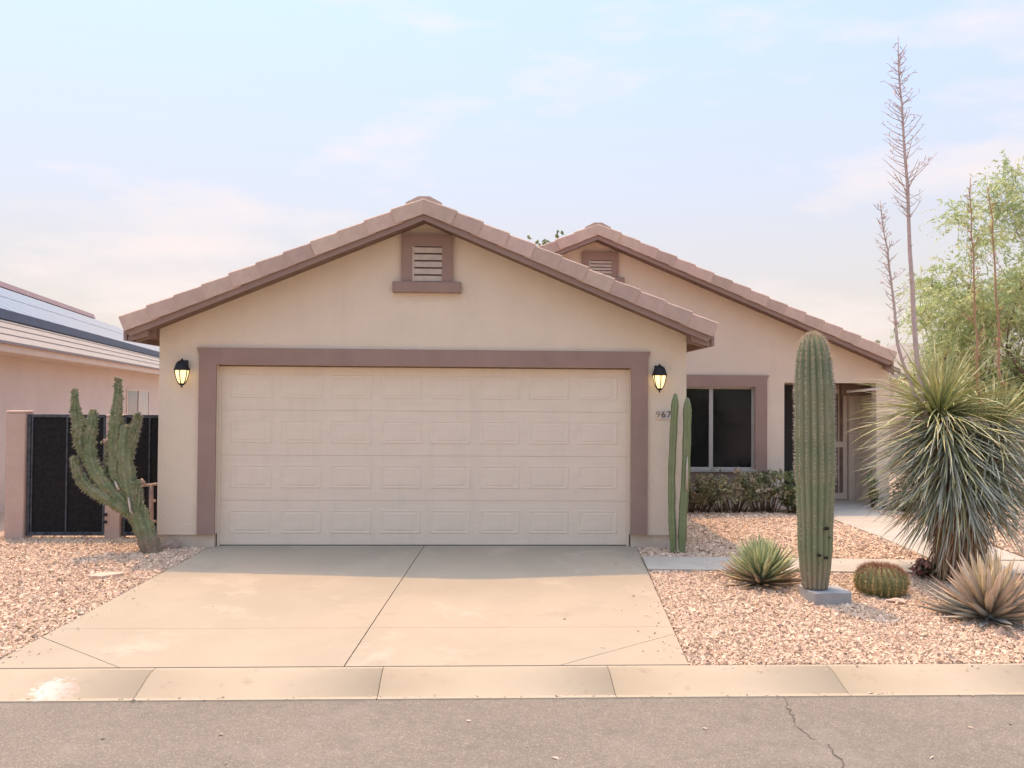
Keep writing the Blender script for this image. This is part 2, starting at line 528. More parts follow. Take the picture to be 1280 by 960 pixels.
def spots(m, amount, col, scale, lo, hi):
    nt = m.node_tree; N, L = nt.nodes.new, nt.links.new
    b = nt.nodes['Principled BSDF']; cur = b.inputs['Base Color'].links[0].from_socket
    ge = N('ShaderNodeNewGeometry')
    nz = N('ShaderNodeTexNoise'); nz.inputs['Scale'].default_value = scale; nz.inputs['Detail'].default_value = 6; nz.inputs['Roughness'].default_value = .65; L(ge.outputs['Position'], nz.inputs[0])
    mr = N('ShaderNodeMapRange'); mr.inputs['From Min'].default_value = lo; mr.inputs['From Max'].default_value = hi; mr.inputs['To Max'].default_value = amount; L(nz.outputs[0], mr.inputs[0])
    mx = N('ShaderNodeMix'); mx.data_type = 'RGBA'; mx.inputs[7].default_value = (*col, 1)
    L(mr.outputs[0], mx.inputs['Factor']); L(cur, mx.inputs[6]); L(mx.outputs[2], b.inputs['Base Color'])
spots(M['concrete'], .45, (.30,.25,.19), 3.1, .60, .74); spots(M['concrete'], .5, (.50,.42,.32), 1.6, .56, .7)
spots(M['kerb'], .5, (.26,.21,.155), 7.0, .60, .72); spots(M['asphalt'], .35, (.30,.265,.22), 1.3, .55, .7); spots(M['asphalt'], .4, (.12,.105,.09), 2.3, .62, .72)
streaks(M['stucco'], .16, (.52,.42,.31)); streaks(M['stucco_main'], .16, (.52,.41,.31))
streaks(M['door_steel'], .35, (.55,.46,.35)); streaks(M['trim'], .4, (.24,.165,.14)); streaks(M['shutter'], .25, (.52,.42,.34))

# ------------------------------------------------------------------ ground, street, kerb, drive, walks
def gz(y):
    return 0.055 * max(y, -4.0) if y < 0 else 0.0

def build_ground():
    mb = MB()
    prof = [(-3.93, gz(-3.93)-.03), (-2.0, gz(-2)-.03), (0, -.03), (6, -.03), (60, -.05), (600, -.05)]
    xs = [-600, -40, 0, 40, 600]
    for y, z in prof:
        for x in xs: mb.v.append((x, y, z))
    n = len(xs)
    for i in range(len(prof)-1):
        for k in range(n-1):
            mb.face((i*n+k, i*n+k+1, (i+1)*n+k+1, (i+1)*n+k))
    tag(mb.build('ground', M['soil']), kind='structure')
    mb = MB()
    prof = [(-14.2, -.33), (-9.5, -.24), (-4.425, -.300)]
    for y, z in prof:
        for x in xs: mb.v.append((x, y, z))
    for i in range(len(prof)-1):
        for k in range(n-1):
            mb.face((i*n+k, i*n+k+1, (i+1)*n+k+1, (i+1)*n+k))
    st = tag(mb.build('street', M['asphalt']), kind='structure')
    # cracks in the asphalt: thin sunken-looking tar lines
    def crack(pts, w, seed):
        r = random.Random(seed)
        c = MB(); prev = None
        P = []
        for a, b in zip(pts[:-1], pts[1:]):
            k = max(2, int(math.hypot(b[0]-a[0], b[1]-a[1])/.035))
            for i in range(k):
                t = i/k
                P.append((a[0]+(b[0]-a[0])*t+r.uniform(-.018,.018), a[1]+(b[1]-a[1])*t))
        for (x, y) in P:
            z = -.25 + (-9.5-y)*(-.068/4.84)*-1 if False else (-.300 + (-4.425-y)*(.06/5.075))
            ww = w*r.uniform(.35, 1.3)
            c.v += [(x-ww, y, z+.003), (x+ww, y+.004, z+.003)]
        for i in range(len(P)-1):
            c.face((2*i, 2*i+1, 2*i+3, 2*i+2))
        return c
    crack([(2.73,-4.44), (2.60,-5.0), (2.64,-5.25)], .0035, 3).build('crack', M['crack'], st)
    crack([(2.70,-5.28), (2.64,-5.62), (2.66,-5.95), (2.58,-6.5)], .0055, 4).build('crack', M['crack'], st)
    mb = MB()
    mb.add([(-600,-600,-.30),(600,-600,-.30),(600,-14.2,-.30),(-600,-14.2,-.30)], [(0,1,2,3)])
    tag(mb.build('verge', M['verge']), kind='structure')
    # kerb of cast sections with open joints
    kerb = empty('kerb', (0, -4.3, -.3), kind='structure')
    prof = [(-3.955, -.30), (-3.955, -.216), (-4.00, -.213), (-4.06, -.217), (-4.12, -.229), (-4.19, -.248), (-4.26, -.269),
            (-4.32, -.285), (-4.365, -.294), (-4.385, -.297), (-4.389, -.291), (-4.425, -.290), (-4.432, -.31), (-4.432, -.42), (-3.955, -.42)]
    xs = [-1.70 + 1.635*i for i in range(-11, 12)]
    for a, b in zip(xs[:-1], xs[1:]):
        s = MB()
        n = len(prof)
        a2, b2 = a+.0024, b-.0024
        for x in (a2, b2):
            for y, z in prof: s.v.append((x, y, z))
        for i in range(n-1):
            s.face((i, i+1, n+i+1, n+i), 0, 2 <= i <= 7)
        s.face(tuple(range(n-1, -1, -1))); s.face(tuple(range(n, 2*n)))
        s.build('kerb_section', M['kerb'], kerb)
    j = MB(); j.box(-19.6, 17.6, -4.42, -3.96, -.45, -.325); j.build('joint_bed', M['joint'], kerb)
    for side in (-1, 1):
        s = MB()
        x0, x1 = (-600, -19.7) if side < 0 else (17.7, 600)
        n = len(prof)
        for x in (x0, x1):
            for y, z in prof: s.v.append((x, y, z))
        for i in range(n-1): s.face((i, i+1, n+i+1, n+i))
        s.build('kerb_run', M['kerb'], kerb)
    # driveway slabs
    drv = empty('driveway', (0, -2, -.2), kind='structure')
    def lx(y): return -2.49 + (y-.05)*(.43/4.0)
    def rx(y): return 2.52 + (y-.05)*(.34/4.0)
    def cx(y): return -.01 + (y-.05)*(.345/4.0)
    yj, yb = -3.05, -3.945
    g = .0045
    def top(x, y): return gz(y) + .004
    def bot(x, y): return gz(y) - .12
    polys = [
        [(lx(yj), yj+.002), (cx(yj)-g, yj+.002), (cx(.09)-g, .09), (lx(.09), .09)],
        [(cx(yj)+g, yj+.002), (rx(yj), yj+.002), (rx(.09), .09), (cx(.09)+g, .09)],
        [(lx(-3.252), -3.252), (-1.961, yb), (cx(yb)-g, yb), (cx(yj)-g, yj-.002), (lx(yj), yj-.002)],
        [(lx(yb), yb), (-1.97, yb), (lx(-3.255), -3.262)],
        [(cx(yb)+g, yb), (1.224, yb), (rx(-3.23), -3.231), (rx(yj), yj-.002), (cx(yj)+g, yj-.002)],
        [(1.235, yb), (rx(yb), yb), (rx(-3.24), -3.238)],
    ]
    for p in polys:
        s = MB(); s.slab(p, bot, top); s.build('slab', M['concrete'], drv)
    s = MB()
    s.slab([(lx(yb)+.01, yb+.002), (rx(yb)-.01, yb+.002), (rx(.08)-.01, .08), (lx(.08)+.01, .08)], lambda x, y: gz(y)-.14, lambda x, y: gz(y)-.02)
    s.build('joint_bed', M['joint'], drv)
    # walkway to the right and path to the porch
    wk = empty('walkway', (4.5, -.9, -.05), kind='structure')
    def wt(x): return -.53 - .055*(x-2.5)
    def wbm(x): return -1.12 - .055*(x-2.5)
    edges = [2.505, 3.9, 5.35, 5.9, 6.95, 8.6]
    for i, (a, b) in enumerate(zip(edges[:-1], edges[1:])):
        s = MB()
        a2 = a + .004 + (-.055 if i == 0 else 0) * 0; b2 = b - .004
        if i == 0:
            p = [(rx(wbm(2.5))+.012, wbm(2.5)), (b2, wbm(b)), (b2, wt(b)), (rx(wt(2.5))+.012, wt(2.5))]
        else:
            p = [(a2, wbm(a)), (b2, wbm(b)), (b2, wt(b)), (a2, wt(a))]
        s.slab(p, lambda x, y: gz(y)-.10, lambda x, y: gz(y)+.016); s.build('slab', M['concrete_walk'], wk)
    ph = empty('path', (6.4, 1.5, 0), kind='structure')
    ys = [-.72, .75, 2.2, 3.60]
    for a, b in zip(ys[:-1], ys[1:]):
        s = MB()
        s.slab([(5.75+.045*(a+.7), a+.004), (6.86, a+.004), (6.95, b-.004), (5.75+.045*(b+.7), b-.004)], -.10, lambda x, y: gz(y)+.017)
        s.build('slab', M['concrete_walk'], ph)
    s = MB(); s.box(5.725, 7.425, 3.61, 4.99, -.1, .02); s.build('porch_slab', M['concrete_walk'], ph)
build_ground()

# ------------------------------------------------------------------ gravel
def gravel(name, inside, x0, x1, y0, y1, density, size, seed):
    g = np.random.default_rng(seed)
    n = int((x1-x0)*(y1-y0)*density)
    X = g.uniform(x0, x1, n); Y = g.uniform(y0, y1, n)
    k = inside(X, Y)
    X, Y = X[k], Y[k]; n = len(X)
    Z = np.where(Y < 0, .055*np.maximum(Y, -4), 0.0)
    base = np.array([(-1,-1,-1),(1,-1,-1),(1,1,-1),(-1,1,-1),(-1,-1,1),(1,-1,1),(1,1,1),(-1,1,1)], float)*.5
    F0 = np.array([(0,2,1),(0,3,2),(4,5,6),(4,6,7),(0,1,5),(0,5,4),(1,2,6),(1,6,5),(2,3,7),(2,7,6),(3,0,4),(3,4,7)])
    V = np.repeat(base[None], n, 0) + g.uniform(-.24, .24, (n, 8, 3))
    s = size*np.exp(g.normal(0, .33, n))
    V *= (s[:, None]*np.stack([g.uniform(.8,1.45,n), g.uniform(.7,1.1,n), g.uniform(.38,.68,n)], 1))[:, None, :]
    # random rotation
    q = g.normal(size=(n, 4)); q[:, 1:3] *= .5
    q /= np.linalg.norm(q, axis=1)[:, None]
    w, x, y, z = q.T
    Rm = np.stack([1-2*(y*y+z*z), 2*(x*y-z*w), 2*(x*z+y*w), 2*(x*y+z*w), 1-2*(x*x+z*z), 2*(y*z-x*w), 2*(x*z-y*w), 2*(y*z+x*w), 1-2*(x*x+y*y)], 1).reshape(n, 3, 3)
    V = np.einsum('nij,nkj->nki', Rm, V)
    V += np.stack([X, Y, Z - .008 + s*.22 + g.uniform(-.006, .006, n)], 1)[:, None, :]
    pal = np.array([(.62,.47,.33),(.70,.56,.41),(.56,.39,.28),(.76,.64,.50),(.49,.35,.26),(.42,.34,.28),(.64,.47,.37),(.26,.19,.15),(.60,.49,.36)])
    pr = np.array([.23,.19,.13,.12,.07,.05,.13,.025,.055])
    c = pal[g.choice(len(pal), n, p=pr)]*.62 + np.array([.64,.49,.36])*.38
    c = c*g.uniform(.88, 1.1, (n, 1))
    c = c*np.array([1.02, 1.0, .97])
    C = np.repeat(c, 8, 0)
    F = (F0[None] + (np.arange(n)*8)[:, None, None]).reshape(-1, 3)
    o = bulk(name, V.reshape(-1, 3), F, M['stone_tone'], colors=C)
    tag(o, kind='stuff')
    return o

def drv_l(y): return -2.49 + (y-.05)*(.43/4.0) - .015
def drv_r(y): return 2.52 + (y-.05)*(.34/4.0) + .015
def right_in(X, Y):
    k = (X > drv_r(Y)) & (Y > -3.94)
    k &= ~((Y > -.02) & (X < 3.13))
    wt = -.53 - .055*(X-2.5); wb = -1.12 - .055*(X-2.5)
    k &= ~((Y < wt+.012) & (Y > wb-.012) & (X < 8.6))
    k &= ~((Y > -.74) & (X > 5.73+.045*(Y+.7)) & (X < 6.96))
    k &= ~((Y > 3.55) & (X > 5.7) & (X < 7.4))
    k &= Y < 3.98
    return k
def left_in(X, Y):
    k = (X < drv_l(Y)) & (Y > -3.94)
    k &= ~((Y > -.02) & (X > -3.13))
    return k
g1 = gravel('gravel', right_in, 2.1, 7.6, -3.95, -1.0, 5400, .0145, 1)
g2 = gravel('gravel', right_in, 2.4, 9.0, -1.0, 3.98, 2400, .0200, 2)
g3 = gravel('gravel', left_in, -6.4, -2.45, -3.95, .75, 4200, .0163, 3)
g4 = gravel('gravel', right_in, 7.6, 11.0, -3.95, -1.0, 1500, .026, 4)
g5 = gravel('gravel', right_in, 9.0, 11.0, -1.0, 3.98, 1300, .028, 5)
g4['label'] = 'gravel bed further along the kerb beyond the dry agave'; g5['label'] = 'gravel bed beyond the yucca towards the garden wall'
g1['label'] = 'pink and tan gravel bed by the kerb'; g2['label'] = 'gravel bed between the walkway and the house'; g3['label'] = 'gravel yard left of the driveway'

def strays():
    g = np.random.default_rng(77)
    mb = MB()
    pts = []
    for i in range(150):
        y = g.uniform(-3.9, -.1); side = g.random() < .55
        off = g.exponential(.16)
        x = drv_r(y)-.02-off if side else drv_l(y)+.02+off
        pts.append((x, y, gz(y)+.004))
    for i in range(70):
        x = g.uniform(2.6, 6.8); y = -.53-.055*(x-2.5) - abs(g.uniform(0, .57))
        pts.append((x, y, gz(y)+.016))
    for i in range(110):
        x = g.uniform(-4.5, 6.2); pts.append((x, -4.40+g.normal()*.02, -.292))
    for i in range(60):
        x = g.uniform(2.3, 6.4); y = -3.96-g.exponential(.05); pts.append((x, max(y, -4.1), -.214))
    for x, y, z in pts:
        s_ = g.uniform(.005, .012)
        mb.hull([(x+g.normal()*s_*.7, y+g.normal()*s_*.7, z+abs(g.normal())*s_*.6) for k in range(7)])
    o = mb.build('stray_stones', M['flag'])
    tag(o, 'stray gravel stones scattered on the concrete edges', kind='stuff')
strays()

def pebbles():
    g = np.random.default_rng(21)
    def inside(X, Y): return g.uniform(size=X.shape) < .5
    # few pale chips and leaves strewn on the asphalt
    mb = MB()
    spots = [(-2.15,-5.35),(-.93,-5.05),(-.79,-5.18),(-.77,-5.5),(.56,-4.85),(.90,-5.28),(1.05,-5.45),(2.02,-5.02),(3.98,-4.98),(3.70,-5.03),(4.3,-5.1),(3.2,-5.5),(-1.6,-5.1),(1.95,-4.38),(3.4,-4.4),(3.46,-4.4),(3.5,-4.41)]
    for (x, y) in spots:
        z = -.300 + (-4.425-y)*(.06/5.075)
        if y > -4.43: z = -.288
        a = g.uniform(0, PI); l = g.uniform(.012, .022)
        pts = []
        for k in range(8):
            pts.append((x+math.cos(a)*g.uniform(-l, l)*1.3, y+g.uniform(-l, l)*.8, z+g.uniform(0, .014)))
        mb.hull(pts)
    o = mb.build('pebbles', M['flag'])
    tag(o, 'pale chips strewn on the asphalt', kind='stuff')
pebbles()

# ------------------------------------------------------------------ the house
SL = .415
TH = math.atan(SL)
house = empty('house', (0, 0, 0), label='beige stucco house with two tiled gables and a double garage door', cat='house')

def tile_mesh(sign):
    mb = MB()
    L = .405
    prof = [(0, -.165), (0, -.012), (.012, 0), (.23, 0), (.23, -.03), (.03, -.03), (.03, -.165)]
    n = len(prof)
    for x, dy, dz in ((0, 0, 0), (L, -.012, .024)):
        for y, z in prof:
            if z > -.1: zz = z + dz
            else: zz = z + dz*.4
            mb.v.append((sign*x, y + dy*(1 if y < .1 else 0), zz))
    for i in range(n):
        j = (i+1) % n
        f = (i, i+n, j+n, j)
        mb.face(f if sign < 0 else f[::-1])
    a, b = tuple(range(n)), tuple(range(2*n-1, n-1, -1))
    mb.face(a if sign < 0 else a[::-1]); mb.face(b if sign < 0 else b[::-1])
    me = mb.build('tile', M['tile'], mesh_only=True)
    return me
TILE = {1: tile_mesh(1), -1: tile_mesh(-1)}

def gable_roof(xc, zt, half, y0, y1, wall_half, fly=True):
    """zt: top of the rake tiles at the ridge; y0: front of the roof deck"""
    mb = MB()
    top, bot = zt - .13, zt - .235
    hw = half - .06
    mb.prism([(xc-hw, bot-SL*hw), (xc, bot), (xc+hw, bot-SL*hw), (xc+hw, top-SL*hw), (xc, top), (xc-hw, top-SL*hw)], y0, y1)
    roof = mb.build('roof', M['terra'], house)
    # tile courses on the field of the roof (seen only from above): stepped rows joined into one part
    mb = MB()
    n = int(half/math.cos(TH)/.345)
    for s in (-1, 1):
        for i in range(n+1):
            a, b = i*.345*math.cos(TH), min((i*.345+.40)*math.cos(TH), half-.02)
            if b - a < .05: continue
            za, zb = zt-.115-SL*a, zt-.085-SL*b
            p = [(xc+s*a, za-.02), (xc+s*b, zb-.035), (xc+s*b, zb), (xc+s*a, za)]
            if s < 0: p = p[::-1]
            mb.prism(p, y0+.17, y1-.02)
    tag(mb.build('tile_courses', M['tile_field'], roof), kind='stuff')
    # rake boards under the front edge
    for s in (-1, 1):
        mb = MB()
        t2, b2 = zt-.15, zt-.262
        x1 = xc + s*(half-.11)
        p = [(xc, b2), (x1, b2-SL*(half-.11)), (x1+s*.045, b2+.045-SL*(half-.11)), (x1+s*.045, t2-SL*(half-.065)), (xc, t2)]
        if s < 0: p = p[::-1]
        mb.prism(p, y0-.036, y0-.002)
        mb.build('rake_board', M['trim_wood'], roof)
        # eave fascia along the side
        mb = MB()
        xe = xc + s*(hw+.002)
        z1 = top - SL*hw
        mb.box(min(xe, xe+s*.035), max(xe, xe+s*.035), y0+.001, y1-.1, z1-.16, z1-.005)
        mb.build('fascia', M['trim_wood'], roof)
        # rake tiles
        k = int(round(half/math.cos(TH)/.33))
        pitch = (half/math.cos(TH)-.405)/(k-1)
        for i in range(k):
            d = i*pitch
            jx = random.uniform(-.004, .004)
            inst('tile', TILE[s], roof, (xc + s*d*math.cos(TH), y0-.07+random.uniform(-.005,.005), zt-.02-d*math.sin(TH)+jx),
                 (0, s*TH + random.uniform(-.006,.006), 0))
    # ridge caps: the first one closes the gable peak
    for i in range(10):
        mb = MB()
        yA, yB = y0-.055+i*.38, y0-.055+i*.38+.43
        o1, o2 = (.03, .0)
        for yy, o in ((yA, .03), (yB, 0)):
            for dx, dz in ((-.21, -.17), (-.20, -.085), (-.06, -.012), (.06, -.012), (.20, -.085), (.21, -.17)):
                mb.v.append((xc+dx*(1+o), yy, zt+dz+o*.6))
        for k2 in range(5): mb.face((k2, k2+6, k2+7, k2+1)[::-1])
        mb.face((0,1,2,3,4,5)[::-1]); mb.face((6,7,8,9,10,11)); mb.face((0,5,11,6))
        mb.build('ridge_tile', M['tile'], roof)
    mb = MB()
    yA = y0-.055+10*.38
    mb.prism([(xc-.20, zt-.12), (xc+.20, zt-.12), (xc+.06, zt-.02), (xc-.06, zt-.02)], yA, y1)
    mb.build('ridge_cap', M['tile_field'], roof)
    # wood soffit outriggers at the eave end
    for s in (-1, 1):
        for yy in (y0+.02, y0+.24):
            mb = MB()
            xa = xc + s*(wall_half+.004); xb = xc+s*(hw-.004)
            za, zb = bot-SL*(wall_half)-.002, bot-SL*hw-.002
            p = [(xa, za-.09), (xb, zb-.06), (xb, zb), (xa, za)]
            if s < 0: p = p[::-1]
            mb.prism(p, yy, yy+.04); mb.build('rafter_tail', M['trim_wood'], roof)
    return roof

garage_roof = gable_roof(-0.02, 4.06, 3.40, -.33, 12.0, 3.11)
main_roof = gable_roof(2.54, 4.61, 4.90, 3.67, 12.6, 5.0)

# walls
def gw(x, zt, xc): return zt - .20 - SL*abs(x-xc)
mb = MB()
mb.prism([(-3.11,.15),(-2.44,.15),(-2.44,2.134),(2.44,2.134),(2.44,.15),(3.11,.15),(3.11,gw(3.11,4.06,0)),(0,gw(0,4.06,0)),(-3.11,gw(-3.11,4.06,0))], 0, .2)
mb.box(-3.11, -2.95, .2, 11.8, .15, gw(3.11,4.06,0))
mb.box(2.95, 3.11, .2, 11.8, .15, gw(3.11,4.06,0))
mb.prism([(-2.95,.15),(2.95,.15),(2.95,gw(2.95,4.06,0)),(0,gw(0,4.06,0)),(-2.95,gw(-2.95,4.06,0))], 11.6, 11.8)
mb.build('garage_wall', M['stucco'], house)
mb = MB()
for s in (-1, 1):
    xa, xb = sorted((s*2.455, s*3.095))
    mb.box(xa, xb, .015, .2, -.15, .148)
    xa, xb = sorted((s*2.96, s*3.095))
    mb.box(xa, xb, .2, 11.75, -.15, .148)
mb.build('stem_wall', M['stem'], house)
# drip screed under the stucco
for s in (-1, 1):
    mb = MB(); xa, xb = sorted((s*2.645, s*3.116)); mb.box(xa, xb, -.008, .012, .142, .152); mb.build('weep_screed', M['stem'], house)
# main wing
MY0, MY1 = 4.0, 4.18
def mz(x): return gw(x, 4.61, 2.54)
mb = MB()
mb.prism([(-2.1,.0),(3.75,.0),(3.75,mz(3.75)),(2.54,mz(2.54)),(-2.1,mz(-2.1))], MY0, MY1)
mb.prism([(3.75,0),(5.22,0),(5.22,.62),(3.75,.62)], MY0, MY1)
mb.prism([(3.75,1.99),(5.22,1.99),(5.22,mz(5.22)),(3.75,mz(3.75))], MY0, MY1)
mb.prism([(5.22,0),(5.72,0),(5.72,mz(5.72)),(5.22,mz(5.22))], MY0, MY1)
mb.prism([(5.72,2.07),(7.28,2.07),(7.28,mz(7.28)),(5.72,mz(5.72))], MY0, MY1)
mb.prism([(7.28,0),(7.5,0),(7.5,mz(7.5)),(7.28,mz(7.28))], MY0, MY1)
mb.box(5.55, 5.72, MY1, 5.0, 0, 2.6)
mb.box(7.43, 7.5, MY1, 12.4, 0, mz(7.5))
mb.box(5.55, 6.05, 5.0, 5.18, 0, 2.6); mb.box(7.33, 7.43, 5.0, 5.18, 0, 2.6)
mb.box(7.48-.06, 7.5-.16+.06, 5.42, 5.6, 0, 2.6) if False else None
mb.box(6.05, 7.33, 5.0, 5.18, 2.06, 2.6)
mb.build('main_wall', M['stucco_main'], house)
mb = MB(); mb.box(5.6, 7.42, MY1+.002, 4.998, 2.42, 2.47); mb.build('porch_ceiling', M['fascia'], house)
mb = MB(); mb.box(6.9, 7.425, 4.5, 4.6, 1.86, 2.05); mb.build('porch_beam', M['terra'], house)

# surround of the garage door
def surround(name, xi0, xi1, zi, zb, w, y0, y1, parent=None, flare=.03):
    mb = MB()
    zt = zi + .195
    a, b = xi0-w, xi1+w
    mb.prism([(a,zb),(xi0,zb),(xi0,zi),(xi1,zi),(xi1,zb),(b,zb),(b,zt-.10),(b+flare*.35,zt-.05),(b+flare,zt),(a-flare,zt),(a-flare*.35,zt-.05),(a,zt-.10)], y0, y1)
    return mb.build(name, M['trim'], parent or house)
surround('door_surround', -2.44, 2.44, 2.134, .153, .20, -.04, -.0005)

# garage door: four sections, each with eight raised panels
mb = MB()
hs = 2.134/4
for i in range(4):
    mb.box(-2.437, 2.437, .10, .145, i*hs+.0008, (i+1)*hs-.0008, bev=.0022)
mb.box(-2.436, 2.436, .118, .15, .0, 2.13)
gd = mb.build('garage_door', M['door_steel'], house)
pm = MB()
w2, h2 = .245, .137
rect = lambda w, h, y: [(-w, y, -h), (w, y, -h), (w, y, h), (-w, y, h)]
rings = [rect(w2, h2, .002), rect(w2-.012, h2-.004, -.0055), rect(w2-.024, h2-.016, -.0055), rect(w2-.05, h2-.024, -.001), rect(w2-.085, h2-.045, -.006)]
for r_ in rings: pm.v += r_
for i in range(len(rings)-1):
    for k in range(4):
        k2 = (k+1) % 4
        pm.face((4*i+k, 4*i+k2, 4*i+4+k2, 4*i+4+k))
pm.face((16,17,18,19))
PM = pm.build('panel', M['door_steel'], mesh_only=True)
for i in range(4):
    for j in range(8):
        inst('panel', PM, gd, ((j-3.5)*.588, .10, i*hs+hs/2+.018))
mb = MB(); mb.box(-2.437, 2.437, .094, .15, -.004, .012); mb.build('bottom_seal', M['black'], gd)
mb = MB(); mb.box(-2.437, 2.437, .085, .14, 2.116, 2.1335); mb.build('top_seal', M['terra'], gd)
for s in (-1, 1):
    mb = MB(); xa, xb = sorted((s*2.4385, s*2.412)); mb.box(xa, xb, .075, .098, .0, 2.115); mb.build('side_stop', M['door_steel'], gd)

# gable vents
def gable_vent(xc, zc0, zc1, hw, y, sill=True, fw=.13):
    """opening hw wide each side, from zc0 to zc1"""
    mb = MB()
    a, b = xc-hw, xc+hw
    mb.prism([(a-fw,zc0),(a,zc0),(a,zc1),(b,zc1),(b,zc0),(b+fw,zc0),(b+fw,zc1+.14),(a-fw,zc1+.14)], y-.055, y-.0006)
    v = mb.build('gable_vent', M['trim'], house)
    mb = MB(); mb.box(a-.002, b+.002, y-.012, y-.0004, zc0, zc1); mb.build('backing', M['terra'], v)
    mb = MB(); mb.box(a, a+.022, y-.05, y-.013, zc0+.001, zc1-.001); mb.build('jamb', M['slat'], v)
    n = 5
    p = (zc1-zc0)/n
    for i in range(n):
        mb = MB()
        z = zc0 + (i+.08)*p
        mb.add([(a+.023, y-.052, z), (b-.001, y-.052, z), (b-.001, y-.046, z+p*.74), (a+.023, y-.046, z+p*.74),
                (a+.023, y-.030, z), (b-.001, y-.030, z), (b-.001, y-.016, z+p*.86), (a+.023, y-.016, z+p*.86)],
               [(0,1,2,3),(7,6,5,4),(3,2,6,7),(0,4,5,1),(0,3,7,4),(1,5,6,2)])
        mb.build('slat', M['slat'], v)
    if sill:
        mb = MB(); mb.box(a-fw-.10, b+fw+.10, y-.085, y-.0005, zc0-.13, zc0-.002, bev=.006); mb.build('sill', M['trim'], v)
    return v
gable_vent(.005, 3.13, 3.55, .175, 0.0)
gable_vent(2.625, 3.78, 4.06, .19, MY0, fw=.11)

# big window of the main wing
def front_window():
    x0, x1, z0, z1 = 3.75, 5.22, .62, 1.99
    y = MY0
    tr = MB()
    tr.prism([(x1,z0),(x1+.2,z0-.25),(x1+.2,z1+.10),(x1+.21,z1+.15),(x1+.235,z1+.195),(x0-.235,z1+.195),(x0-.2,z1+.10),(x0-.2,z0-.25),(x0,z0),(x0,z1),(x1,z1)][::-1] if False else
             [(x0-.2,z0-.25),(x1+.2,z0-.25),(x1+.2,z1+.10),(x1+.21,z1+.15),(x1+.235,z1+.195),(x0-.235,z1+.195),(x0-.21,z1+.15),(x0-.2,z1+.10)], y-.02, y-.0005) if False else None
    for s in (0, 1):
        pass
    # four trim boards butted end to end
    m = MB(); m.prism([(x0-.2,z0),(x0,z0),(x0,z1),(x0-.2,z1)], y-.04, y-.0005); m.prism([(x1,z0),(x1+.2,z0),(x1+.2,z1),(x1,z1)], y-.04, y-.0005)
    m.prism([(x0-.2,z1),(x1+.2,z1),(x1+.2,z1+.10),(x1+.21,z1+.15),(x1+.235,z1+.195),(x0-.235,z1+.195),(x0-.21,z1+.15),(x0-.2,z1+.10)], y-.041, y-.0005)
    m.prism([(x0-.24,z0-.22),(x1+.24,z0-.22),(x1+.24,z0),(x0-.24,z0)], y-.045, y-.0005)
    m.build('window_surround', M['trim'], house)
    w = MB()
    f = .035
    w.box(x0+.001, x1-.001, y+.05, y+.11, z0+.001, z0+f); w.box(x0+.001, x1-.001, y+.05, y+.11, z1-f, z1-.001)
    w.box(x0+.001, x0+f, y+.05, y+.11, z0+f, z1-f); w.box(x1-f, x1-.001, y+.05, y+.11, z0+f, z1-f)
    win = w.build('window', M['window_frame'], house)
    m = MB(); m.box(4.47, 4.535, y+.045, y+.105, z0+f, z1-f); m.build('mullion', M['window_frame'], win)
    for a, b in ((x0+f, 4.47), (4.535, x1-f)):
        m = MB(); m.box(a, b, y+.075, y+.085, z0+f, z1-f); m.build('pane', M['glass'], win)
    m = MB(); m.box(x0-.05, x1+.01, y-.09, y-.046, z0-.035, z0+.0); m.build('sill', M['window_frame'], win)
front_window()

# entry: screen door, sidelight
def entry():
    y = 5.0
    m = MB()
    m.box(6.06, 6.28, y-.03, y+.04, 0.02, 2.05); m.build('sidelight', M['black'], house)
    m = MB(); m.box(6.285, 6.36, y-.06, y+.04, .02, 2.05); m.box(7.22, 7.325, y-.07, y+.04, .02, 2.05); m.box(6.36, 7.22, y-.06, y+.04, 1.99, 2.05)
    fr = m.build('door_frame', M['fascia'], house)
    m = MB()
    for a, b in ((6.38, 6.45), (7.125, 7.195)): m.box(a, b, y-.04, y-.005, .03, 1.985)
    for a, b in ((.03, .14), (.95, 1.05), (1.90, 1.985)): m.box(6.45, 7.125, y-.04, y-.005, a, b)
    d = m.build('screen_door', M['fascia'], house)
    m = MB(); m.box(6.451, 7.124, y-.026, y-.018, .14, .95); m.box(6.451, 7.124, y-.026, y-.018, 1.05, 1.90); m.build('mesh_panel', M['terra'], d)
    for i in range(7):
        m = MB(); x = 6.52+i*.088; m.box(x-.008, x+.008, y-.035, y-.0265, .14, 1.90); m.build('bar', M['stem'], d)
    m = MB(); m.tube([(6.415, y-.045, 1.0), (6.415, y-.075, 1.0), (6.475, y-.075, 1.0)], .011, 8); m.build('handle', M['black'], d)
entry()

# thin white rod set aslant at the top of the porch opening
m = MB(); m.tube([(6.93, 4.35, 1.93), (7.36, 3.93, 1.985)], .022, 10)
tag(m.build('rod', M['white_rod']), 'short white rod slanting across the top of the porch opening', 'rod')

